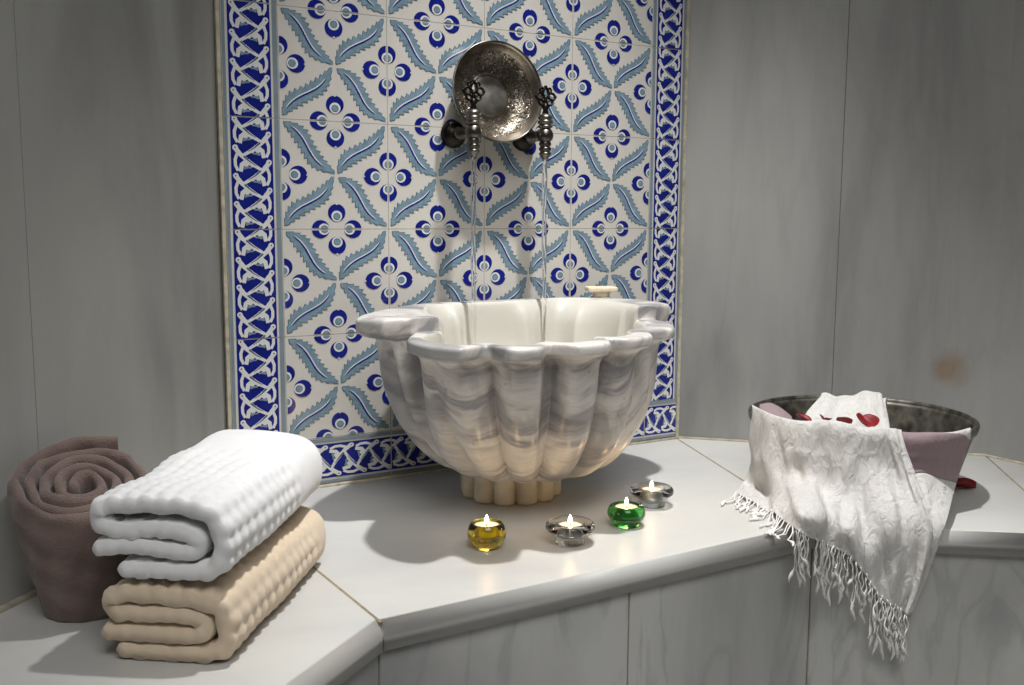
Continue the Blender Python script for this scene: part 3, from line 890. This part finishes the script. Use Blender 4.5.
def tealight(x, y, z, label):
    t = thing('tealight', label, 'candle', (x, y, BT + z + 0.0006), 0, 'lit tealights in the glass holders')
    mb = MB(); mb.lathe([(0, 0), (0.0188, 0.0), (0.0190, 0.0005), (0.0190, 0.0150), (0.0186, 0.0152), (0.0186, 0.0012), (0, 0.0011)], 36); mb.build('cup', M_ALU, t)
    mb = MB(); mb.lathe([(0, 0.0015), (0.0183, 0.0015), (0.0184, 0.0140), (0.0174, 0.0136), (0.006, 0.0128), (0, 0.0126)], 36); mb.build('wax', M_WAX, t)
    mb = MB(); mb.tube([(0, 0, 0.012), (0.0003, 0, 0.0165), (0.001, 0, 0.019)], 0.0007, 6); mb.build('wick', M_WICK, t)
    mb = MB(); mb.lathe([(0, 0.0172), (0.0018, 0.0180), (0.0030, 0.0200), (0.0031, 0.0220), (0.0023, 0.0250), (0.0012, 0.0280), (0, 0.0305)], 14); f = mb.build('flame', M_FLAME, t)
    l = bpy.data.lights.new('flame_light', 'POINT'); l.energy = CANDLE; l.color = (1.0, 0.62, 0.28); l.shadow_soft_size = 0.005
    lo = bpy.data.objects.new('flame_light', l); COL.objects.link(lo); lo.location = (0, 0, 0.046); lo.parent = t
CANDLE = 0.045
for x, y, k, hl, tl in ((0.163, -0.450, 'yellow', 'round yellow glass candle holder in front of the basin foot', 'lit white tealight in the yellow glass holder'),
                        (0.284, -0.493, 'clear', 'clear glass candle holder between the yellow and green ones', 'lit white tealight in the clear holder nearest the bench edge'),
                        (0.410, -0.466, 'green', 'round green glass candle holder on the bench', 'lit white tealight in the green glass holder'),
                        (0.516, -0.396, 'clear', 'clear glass candle holder behind the green one', 'lit white tealight in the clear holder behind the green one')):
    fz = holder(x, y, k, hl)
    tealight(x, y, fz, tl)

# ------------------------------------------------------------------ folded towels
def resample(P, ds):
    P = np.array(P, float); d = np.r_[0, np.cumsum(np.linalg.norm(np.diff(P, axis=0), axis=1))]
    n = max(2, int(d[-1] / ds)); s = np.linspace(0, d[-1], n)
    return np.c_[np.interp(s, d, P[:, 0]), np.interp(s, d, P[:, 1])], s
def folded_towel(name, label, path, length, thick, mat, loc, rot, pitch, waffle, seed, lshift=None, across=0.84):
    """path: centre line of the folded layers in (across, up); extruded along local +x"""
    rnd = np.random.RandomState(seed)
    C_ = catmull_open(np.array(path) * np.array((across, 1.0)), 400); P, s = resample(C_, 0.0028)
    n = len(P); nl = int(length / 0.0032)
    T = np.gradient(P, axis=0); T /= np.linalg.norm(T, axis=1)[:, None]; Nn = np.c_[-T[:, 1], T[:, 0]]
    xs = np.linspace(0, length, nl)
    S_, X_ = np.meshgrid(s, xs, indexing='ij')
    wob = 0.0034 * np.sin(X_ * 19 + S_ * 23 + seed) + 0.0022 * np.sin(X_ * 47 - S_ * 17 + 2 * seed)
    cellp = np.abs(np.sin(PI * S_ / pitch)) ** 1.1 * np.abs(np.sin(PI * (X_ / (pitch * 1.25) + 0.5 * (np.floor(S_ / pitch) % 2)))) ** 1.1
    mask = waffle(S_ / s[-1], X_ / length)
    bump = 0.0040 * (cellp - 0.35) * mask * np.clip(0.7 + np.minimum(X_, length - X_) / 0.02, 0, 1)
    half_ = thick / 2 * (1 - 0.07 * np.cos(2 * PI * S_ / pitch) * np.exp(-X_ / 0.03))
    endt = np.minimum(1, np.minimum(S_, s[-1] - S_) / (thick * 0.36)); half_ = half_ * np.sqrt(np.clip(1 - (1 - endt) ** 2, 0.02, 1))
    edge = np.minimum(X_, length - X_) / 0.008; half_ = half_ * np.clip(0.78 + 0.22 * edge, 0.78, 1)
    lx = X_.copy()
    if lshift is not None: lx = lx + lshift(S_ / s[-1]) * (1 - X_ / length)
    verts = []
    lay = []
    for side in (1, -1):
        off = side * half_ + bump + wob * 0.5
        px_ = lx; py_ = P[:, 0][:, None] + Nn[:, 0][:, None] * off; pz_ = P[:, 1][:, None] + Nn[:, 1][:, None] * off
        lay.append(np.stack([px_, py_, pz_ + wob * 0.3], -1))
    A = np.concatenate([l.reshape(-1, 3) for l in lay])
    A[:, 2] = np.maximum(A[:, 2], 0.0004)
    idx = lambda sd, i, j: sd * n * nl + i * nl + j
    F = []
    for i in range(n - 1):
        for j in range(nl - 1):
            F.append((idx(0, i, j), idx(0, i, j + 1), idx(0, i + 1, j + 1), idx(0, i + 1, j)))
            F.append((idx(1, i, j), idx(1, i + 1, j), idx(1, i + 1, j + 1), idx(1, i, j + 1)))
    for i in range(n - 1):
        F.append((idx(0, i, 0), idx(0, i + 1, 0), idx(1, i + 1, 0), idx(1, i, 0)))
        F.append((idx(0, i, nl - 1), idx(1, i, nl - 1), idx(1, i + 1, nl - 1), idx(0, i + 1, nl - 1)))
    for j in range(nl - 1):
        F.append((idx(0, 0, j), idx(1, 0, j), idx(1, 0, j + 1), idx(0, 0, j + 1)))
        F.append((idx(0, n - 1, j), idx(0, n - 1, j + 1), idx(1, n - 1, j + 1), idx(1, n - 1, j)))
    o = link_mesh(name, A, F, mat)
    o.location = loc; o.rotation_euler = (0, 0, rot)
    tag(o, label, 'towel', 'folded waffle towels in the stack')
    return o
# local frame: +x along the length, +y across towards the left, origin at the front right bottom corner
path_b = [(.165, .012), (.10, .011), (.045, .011), (.018, .020), (.011, .045), (.018, .070), (.045, .080), (.10, .081), (.150, .079), (.170, .071), (.164, .060), (.13, .058), (.085, .059), (.052, .055), (.042, .046), (.052, .036), (.09, .034), (.14, .033), (.185, .031)]
wb = lambda u, x: np.clip((u < 0.62) * np.clip((0.92 - x) / 0.12, 0, 1), 0, 1)
path_b = [(a, b * 0.92) for a, b in path_b]
folded_towel('folded_towel', 'beige waffle towel, folded, lowest of the stack', path_b, 0.335, 0.0215, M_BTOWEL, (-0.269, -0.664, BT + 0.0005), math.radians(52.9), 0.0185, wb, 1)
path_w = [(.160, .010), (.10, .010), (.045, .010), (.018, .018), (.010, .042), (.018, .068), (.045, .082), (.10, .085), (.150, .085), (.180, .083), (.188, .070), (.172, .057), (.145, .055), (.10, .058), (.058, .054), (.046, .043), (.056, .033), (.09, .032), (.14, .034), (.195, .030)]
ww_ = lambda u, x: np.clip((u < 0.7) * np.clip((0.74 - x) / 0.14, 0, 1), 0, 1)
path_w = [(a, b * 0.96) for a, b in path_w]
folded_towel('folded_towel', 'white waffle towel, folded, lying on top of the beige one', path_w, 0.35, 0.0215, M_WTOWEL, (-0.272, -0.659, BT + 0.0938), math.radians(53.5), 0.0185, ww_, 2, across=0.80)

# rolled towel standing on its end
def rolled_towel():
    th = 0.0125; pitch = 0.0162; turns = 4.4; r0 = 0.010
    ths = np.linspace(0.4, 2 * PI * turns, 420)
    r = r0 + pitch * ths / (2 * PI)
    a0 = math.radians(98) - ths[-1]
    P = np.c_[-r * np.cos(ths + a0), r * np.sin(ths + a0)]      # wound clockwise seen from above
    # loose end leaving the roll at the back right
    t = P[-1] - P[-2]; t /= np.linalg.norm(t); nrm = np.array([-t[1], t[0]])
    end = [P[-1] - t * s_ * 1.0 for s_ in ()]
    tail = [P[-1] + t * 0.0 + (t * math.cos(0) * s_) for s_ in np.linspace(0.006, 0.042, 7)]
    P, s = resample(np.vstack([P, tail]), 0.0042)
    n = len(P); H = 0.172; nz = 46
    T = np.gradient(P, axis=0); T /= np.linalg.norm(T, axis=1)[:, None]; Nn = np.c_[-T[:, 1], T[:, 0]]
    zs = np.linspace(0, 1, nz)
    U = s / s[-1]
    top = H - 0.008 * (1 - U) ** 0.6 + 0.003 * np.sin(U * 60) + 0.36 * P[:, 1]
    lay = []
    for side in (1, -1):
        half_ = th / 2 * np.sqrt(np.clip(1 - np.clip((zs - 0.94) / 0.06, 0, 1) ** 2, 0.05, 1))[None, :] * np.ones((n, 1))
        lump = 0.0013 * np.sin(s[:, None] * 160 + zs[None, :] * 9) + 0.0011 * np.sin(s[:, None] * 47 - zs[None, :] * 23)
        off = side * half_ + lump
        x = P[:, 0][:, None] + Nn[:, 0][:, None] * off; y = P[:, 1][:, None] + Nn[:, 1][:, None] * off
        z = top[:, None] * zs[None, :] + 0 * off
        taper_ = 0.62 + 0.38 * np.clip(zs / 0.8, 0, 1) ** 0.9
        lean = 0.0
        x = x * taper_[None, :] + lean; y = y * taper_[None, :]
        lay.append(np.stack([x, y, z], -1))
    A = np.concatenate([l.reshape(-1, 3) for l in lay])
    idx = lambda sd, i, j: sd * n * nz + i * nz + j
    F = []
    for i in range(n - 1):
        for j in range(nz - 1):
            F.append((idx(0, i, j), idx(0, i, j + 1), idx(0, i + 1, j + 1), idx(0, i + 1, j)))
            F.append((idx(1, i, j), idx(1, i + 1, j), idx(1, i + 1, j + 1), idx(1, i, j + 1)))
        F.append((idx(0, i, nz - 1), idx(1, i, nz - 1), idx(1, i + 1, nz - 1), idx(0, i + 1, nz - 1)))
        F.append((idx(0, i, 0), idx(0, i + 1, 0), idx(1, i + 1, 0), idx(1, i, 0)))
    for j in range(nz - 1):
        F.append((idx(0, 0, j), idx(1, 0, j), idx(1, 0, j + 1), idx(0, 0, j + 1)))
        F.append((idx(0, n - 1, j), idx(0, n - 1, j + 1), idx(1, n - 1, j + 1), idx(1, n - 1, j)))
    o = link_mesh('rolled_towel', A, F, M_PTOWEL, loc=(-0.384, -0.406, BT + 0.0005))
    tag(o, 'mauve brown terry towel rolled up and standing on end by the left wall', 'towel')
rolled_towel()

# ------------------------------------------------------------------ metal tub, cloth, petals
tub = thing('metal_tub', 'old round grey metal tub on the bench with a white cloth hanging over it', 'tub', (0.93, -0.48, BT + 0.0005))
mb = MB()
mb.lathe([(0, 0.004), (0.150, 0.004), (0.158, 0.010), (0.176, 0.07), (0.190, 0.122), (0.1925, 0.128), (0.1955, 0.128), (0.1945, 0.122), (0.180, 0.07), (0.162, 0.006), (0.156, 0.0), (0, 0.0)], 96)
mb.build('body', M_COPPER, tub)
mb = MB(); mb.lathe([(0.1925, 0.117), (0.1945, 0.1155), (0.1985, 0.119), (0.2005, 0.129), (0.1995, 0.1335), (0.1965, 0.135), (0.1935, 0.1335), (0.1925, 0.128)], 96)
mb.build('rim_band', M_COPPER, tub)

CLOTH_A=[
 [(0.808,-0.348,0.560),(0.765,-0.373,0.598),(0.750,-0.388,0.589),(0.751,-0.379,0.535),(0.751,-0.381,0.495),(0.745,-0.379,0.457),(0.677,-0.434,0.457)],
 [(0.780,-0.425,0.569),(0.740,-0.453,0.596),(0.727,-0.467,0.589),(0.721,-0.468,0.547),(0.715,-0.473,0.505),(0.725,-0.466,0.462),(0.659,-0.528,0.457)],
 [(0.782,-0.482,0.571),(0.744,-0.511,0.596),(0.730,-0.524,0.589),(0.723,-0.528,0.551),(0.714,-0.540,0.503),(0.608,-0.646,0.498),(0.595,-0.656,0.465)],
 [(0.800,-0.536,0.577),(0.764,-0.567,0.604),(0.750,-0.580,0.598),(0.746,-0.582,0.551),(0.732,-0.594,0.496),(0.669,-0.652,0.473),(0.658,-0.656,0.432)],
 [(0.823,-0.568,0.574),(0.788,-0.601,0.598),(0.774,-0.614,0.591),(0.767,-0.618,0.548),(0.751,-0.631,0.486),(0.708,-0.669,0.447),(0.706,-0.670,0.404)],
 [(0.846,-0.593,0.574),(0.810,-0.624,0.598),(0.795,-0.636,0.592),(0.798,-0.647,0.530),(0.750,-0.693,0.469),(0.744,-0.698,0.403),(0.740,-0.696,0.345)],
 [(0.861,-0.604,0.573),(0.825,-0.635,0.597),(0.810,-0.648,0.591),(0.811,-0.677,0.522),(0.782,-0.720,0.463),(0.774,-0.724,0.389),(0.762,-0.713,0.327)],
 [(0.873,-0.610,0.573),(0.838,-0.644,0.595),(0.824,-0.657,0.589),(0.818,-0.687,0.537),(0.803,-0.739,0.460),(0.787,-0.737,0.378),(0.774,-0.721,0.319)],
]
CLOTH_B=[
 [(0.856,-0.599,0.578),(0.821,-0.633,0.597),(0.806,-0.645,0.591),(0.811,-0.649,0.557),(0.816,-0.656,0.516),(0.779,-0.693,0.464),(0.775,-0.697,0.384),(0.770,-0.699,0.328)],
 [(0.895,-0.621,0.575),(0.863,-0.657,0.590),(0.848,-0.669,0.584),(0.850,-0.671,0.557),(0.854,-0.675,0.528),(0.810,-0.717,0.466),(0.797,-0.714,0.385),(0.783,-0.709,0.316)],
 [(0.946,-0.638,0.571),(0.911,-0.671,0.589),(0.896,-0.682,0.583),(0.897,-0.682,0.553),(0.895,-0.680,0.515),(0.820,-0.724,0.467),(0.805,-0.721,0.382),(0.788,-0.712,0.315)],
 [(1.017,-0.634,0.566),(0.982,-0.668,0.588),(0.967,-0.680,0.582),(0.964,-0.673,0.543),(0.958,-0.665,0.495),(0.835,-0.736,0.464),(0.812,-0.725,0.379),(0.793,-0.716,0.317)],
]
FOLD = [
 [(0.769,-0.494,0.581),(0.795,-0.478,0.596),(0.846,-0.460,0.617)],
 [(0.790,-0.518,0.582),(0.819,-0.504,0.603),(0.866,-0.483,0.622)],
 [(0.819,-0.550,0.580),(0.843,-0.532,0.602),(0.889,-0.509,0.622)],
 [(0.844,-0.580,0.579),(0.867,-0.561,0.603),(0.910,-0.534,0.628)],
 [(0.862,-0.602,0.581),(0.884,-0.581,0.600),(0.920,-0.546,0.621)],
]
CO = np.array((0.78, -0.62, BT))
cl = thing('fringed_cloth', 'white fringed cotton cloth with a lilac stripe draped over the metal tub', 'cloth', tuple(CO))
def sheet(ctrl, nu, nv, disp=None):
    C0 = np.array(ctrl)                         # (cols, rows, 3)
    A = catmull_open(C0, nu)                    # along columns
    A = catmull_open(A.transpose(1, 0, 2), nv).transpose(1, 0, 2)
    du = np.gradient(A, axis=0); dv = np.gradient(A, axis=1); nn = np.cross(du, dv); nn /= (np.linalg.norm(nn, axis=2)[..., None] + 1e-12)
    U, Vv = np.meshgrid(np.linspace(0, 1, nu), np.linspace(0, 1, nv), indexing='ij')
    if disp is not None:
        A = A + nn * disp(U, Vv)[..., None]
    return A, nn
def sheet_obj(name, A, mat, parent, th=0.0009, rows=None, white=None):
    if rows is not None: A = A[:, rows[0]:rows[1]]
    nu, nv, _ = A.shape
    V = (A - CO).reshape(-1, 3)
    F = [(i * nv + j, (i + 1) * nv + j, (i + 1) * nv + j + 1, i * nv + j + 1) for i in range(nu - 1) for j in range(nv - 1)]
    fm = [1 if white and white(i / (nu - 1), j) else 0 for i in range(nu - 1) for j in range(nv - 1)]
    o = link_mesh(name, V, F, mat, parent, fm)
    m = o.modifiers.new('t', 'SOLIDIFY'); m.thickness = th; m.offset = 0
    return o
dispA = lambda u, v: (0.0045 * np.sin(u * 31 + 2.2 * np.sin(v * 4)) + 0.0030 * np.sin(u * 63 - v * 7) + 0.0014 * np.sin(u * 47 + v * 21) + 0.0008 * np.sin(u * 90 - v * 30)) * np.clip(v * 3 - 0.6, 0, 1) * (0.35 + 0.65 * v)
SA, NA = sheet(CLOTH_A, 130, 110, dispA)
dispB = lambda u, v: 0.0015 * np.sin(u * 9 + v * 5)
CLOTH_B = [[(p[0] - 0.0055 * (k > 4), p[1] - 0.0072 * (k > 4), p[2] + 0.004 * (k == 5)) for k, p in enumerate(c)] for c in CLOTH_B]
SB, NB_ = sheet(CLOTH_B, 50, 90, dispB)
def clear_bench(A):
    """keep cloth above the bench top and in front of its edge"""
    for i in range(A.shape[0]):
        for j in range(A.shape[1]):
            x, y, z = A[i, j]
            a = y + 0.640; b = 0.609 * x + 0.793 * y + 0.088          # > 0: over the bench
            if a > -0.004 and b > -0.004 and z < BT + 0.0022:
                if z > BT - 0.012: A[i, j, 2] = BT + 0.0022
                elif a < b: A[i, j, 1] -= a + 0.004
                else: A[i, j, 0] -= (b + 0.004) * 0.609; A[i, j, 1] -= (b + 0.004) * 0.793
clear_bench(SA); clear_bench(SB)
sheet_obj('sheet', SA, M_CLOTH, cl)
row_l = int(90 * 0.571)
sheet_obj('lilac_stripe', SB, [M_LILAC, M_CLOTH], cl, rows=(0, row_l + 1), white=lambda u, j: u > 0.62 and j < 12 + (u - 0.62) * 46)['label'] = 'lilac stripe at the right of the rim'
sheet_obj('under_layer', SB, M_CLOTH, cl, rows=(row_l, 90))
FD = [[*r, (r[2][0] + 0.035, r[2][1] + 0.028, r[2][2] - 0.004), (r[2][0] + 0.06, r[2][1] + 0.05, r[2][2] - 0.05)] for r in FOLD]
SF, _n = sheet(FD, 50, 50, lambda u, v: 0.0048 * np.sin(u * 10 + v * 3) + 0.0016 * np.sin(u * 26 + v * 9))
sheet_obj('inner_fold', SF, M_CLOTH, cl, 0.0012)
CN = [[(0.738, -0.452, 0.590), (0.745, -0.410, 0.598), (0.7775, -0.372, 0.602)], [(0.755, -0.456, 0.590), (0.765, -0.420, 0.602), (0.792, -0.392, 0.606)],
      [(0.772, -0.466, 0.586), (0.785, -0.440, 0.598), (0.806, -0.412, 0.600)], [(0.785, -0.480, 0.578), (0.800, -0.460, 0.586), (0.818, -0.440, 0.586)]]
CN = [[(0.742 + (x - 0.742) * 0.74, -0.432 + (y + 0.432) * 0.74, z) for x, y, z in c] for c in CN]
SC, _n = sheet(CN, 24, 24)
sheet_obj('lilac_corner', SC, M_LILAC, cl)['label'] = 'lilac corner at the left of the rim'
# fringe: twisted tassels knotted near the ends
def tassel(p, drop, lie, seed):
    rnd = random.Random(seed)
    mb = MB()
    n = 14; P = []; R = []
    ph = rnd.random() * 6; ph2 = rnd.random() * 6
    for k in range(n):
        t = k / (n - 1)
        if lie is None:
            q = Vector(p) + Vector((0.006 * math.sin(5 * t + ph) * t ** 0.6 + 0.002 * math.sin(17 * t + ph2), 0.003 * math.sin(6 * t + ph2) * t - 0.002 * t, -drop * t))
            q += Vector((rnd.uniform(-1, 1) * 0.0008, 0, 0))
        else:
            d = Vector(lie)
            q = Vector(p) + d * t + Vector((0.006 * math.sin(9 * t + ph) * t, 0.006 * math.sin(7 * t + ph2) * t, 0))
            q.z = BT + 0.0032 + max(0, (p[2] - BT - 0.003) * (1 - t * 2.2)) + 0.002 * abs(math.sin(6 * t + ph)) * (1 - t)
        P.append(q - Vector(CO))
        r = 0.0011
        kn = math.exp(-((t - 0.82) / 0.045) ** 2); r += 0.0028 * kn
        if t > 0.88: r = 0.0016 * (1.15 - t) / 0.27 + 0.0006
        if t < 0.05: r = 0.0007
        R.append(r)
    mb.tube(P, R, 6)
    mb.build('tassel', M_THREAD, cl)
nu_ = SA.shape[0]
rr = random.Random(3)
k = 0
hem = SA[:, -1]
for i in range(70):
    u = (i / 27 * 0.26) if i < 28 else 0.265 + 0.735 * (i - 28) / 41
    j = int(u * (nu_ - 1)); p = hem[j]
    if p[2] < BT + 0.02 and p[2] > BT - 0.005 and u < 0.262:
        tassel(tuple(p), 0, (rr.uniform(-0.065, -0.03), rr.uniform(-0.04, -0.008), 0), 100 + i)
    else:
        L_ = 0.052 + 0.035 * rr.random() + 0.018 * u
        tassel(tuple(p), L_ * (0.8 if u > .85 else 1), None, 100 + i)
for i in range(26):      # second row: strands from the twisted net above the hem
    u = 0.29 + 0.62 * i / 25
    j = int(u * (nu_ - 1)); p = SA[j, -3] + np.array((-0.0022, -0.0030, 0.0))
    tassel(tuple(p), 0.040 + 0.03 * rr.random(), None, 300 + i)
# rose petals
def petal(loc, rot, s, label):
    nu, nv = 14, 14; A = np.zeros((nu, nv, 3))
    for i in range(nu):
        for j in range(nv):
            a = (i / (nu - 1) - 0.5) * 2; b = j / (nv - 1)
            w = math.sin(PI * min(1, 0.12 + 0.80 * b)) ** 0.55
            A[i, j] = (a * 0.5 * w * s, (b - 0.5) * s, 0.28 * s * (a * a * w + (b - 0.5) ** 2 * 1.2) + 0.03 * s * math.sin(6 * a + 5 * b))
    A[..., 2] -= A[..., 2].min()
    V = A.reshape(-1, 3); F = [(i * nv + j, (i + 1) * nv + j, (i + 1) * nv + j + 1, i * nv + j + 1) for i in range(nu - 1) for j in range(nv - 1)]
    o = link_mesh('rose_petal', V, F, M_PETAL)
    m = o.modifiers.new('t', 'SOLIDIFY'); m.thickness = 0.0008; m.offset = 1
    o.location = loc; o.rotation_euler = rot
    tag(o, label, 'petal', 'red rose petals around the tub')
petal((0.820, -0.586, 0.5985), (0.35, 0.1, -0.5), 0.038, 'largest red rose petal lying on the cloth over the tub')
petal((0.798, -0.558, 0.5955), (0.2, 0.4, 0.8), 0.026, 'small dark red petal left of the largest petal on the cloth')
petal((0.780, -0.532, 0.5975), (0.3, -0.2, 2.0), 0.022, 'tiny dark red petal tip against the white inner fold of cloth')
petal((0.757, -0.503, 0.5955), (0.35, 0.2, 0.2), 0.026, 'red petal edge at the left foot of the inner cloth fold')
petal((1.086, -0.590, BT + 0.0006), (0, 0, 0.6), 0.044, 'dark red rose petal on the bench right of the metal tub')

# ------------------------------------------------------------------ lights
def spot(name, loc, target, energy, angle, blend, size, col):
    l = bpy.data.lights.new(name, 'SPOT'); l.energy = energy; l.spot_size = math.radians(angle); l.spot_blend = blend; l.shadow_soft_size = size; l.color = col
    o = bpy.data.objects.new(name, l); COL.objects.link(o); o.location = loc
    o.rotation_euler = (Vector(target) - Vector(loc)).to_track_quat('-Z', 'Y').to_euler()
    return o
spot('ceiling_downlight', (0.44, -0.60, 2.68), (0.46, -0.50, 0.45), 200, 57.5, 0.85, 0.04, (1.0, 0.99, 0.97))
a = bpy.data.lights.new('added_fill', 'AREA'); a.energy = 7; a.size = 1.3; a.spread = math.radians(80); a.color = (1.0, 0.99, 0.97)  # unseen soft fill added behind the camera to brighten front faces
ao = bpy.data.objects.new('added_fill', a); COL.objects.link(ao); ao.location = (-0.35, -2.1, 2.6)
ao.rotation_euler = (Vector((0.2, -0.6, 0.35)) - Vector(ao.location)).to_track_quat('-Z', 'Y').to_euler()
w = bpy.data.worlds.new('World'); S.world = w; w.use_nodes = True
w.node_tree.nodes['Background'].inputs[0].default_value = (0.95, 0.97, 1.0, 1); w.node_tree.nodes['Background'].inputs[1].default_value = 0.055

# ------------------------------------------------------------------ camera
cam = bpy.data.cameras.new('Camera'); co = bpy.data.objects.new('Camera', cam); COL.objects.link(co)
cam.sensor_fit = 'HORIZONTAL'; cam.sensor_width = 36; cam.lens = 1000 * 36 / 1024
r_ = Vector((0.86376, -0.50388, 0.00499)); u_ = Vector((0.05902, 0.11101, 0.99206)); f_ = Vector((0.50043, 0.85661, -0.12563))
Mx = Matrix((r_, u_, -f_)).transposed().to_4x4(); Mx.translation = (-0.53594, -1.71859, 0.94308)
co.matrix_world = Mx
cam.clip_start = 0.01
S.camera = co
S.view_settings.view_transform = 'Standard'; S.view_settings.look = 'None'; S.view_settings.gamma = 1.0; S.view_settings.exposure = 0.0
S.view_settings.use_curve_mapping = False
S.cycles.use_denoising = True
S.cycles.max_bounces = 8; S.cycles.transmission_bounces = 8; S.cycles.diffuse_bounces = 3; S.cycles.glossy_bounces = 3
S.cycles.use_adaptive_sampling = True; S.cycles.adaptive_threshold = 0.03
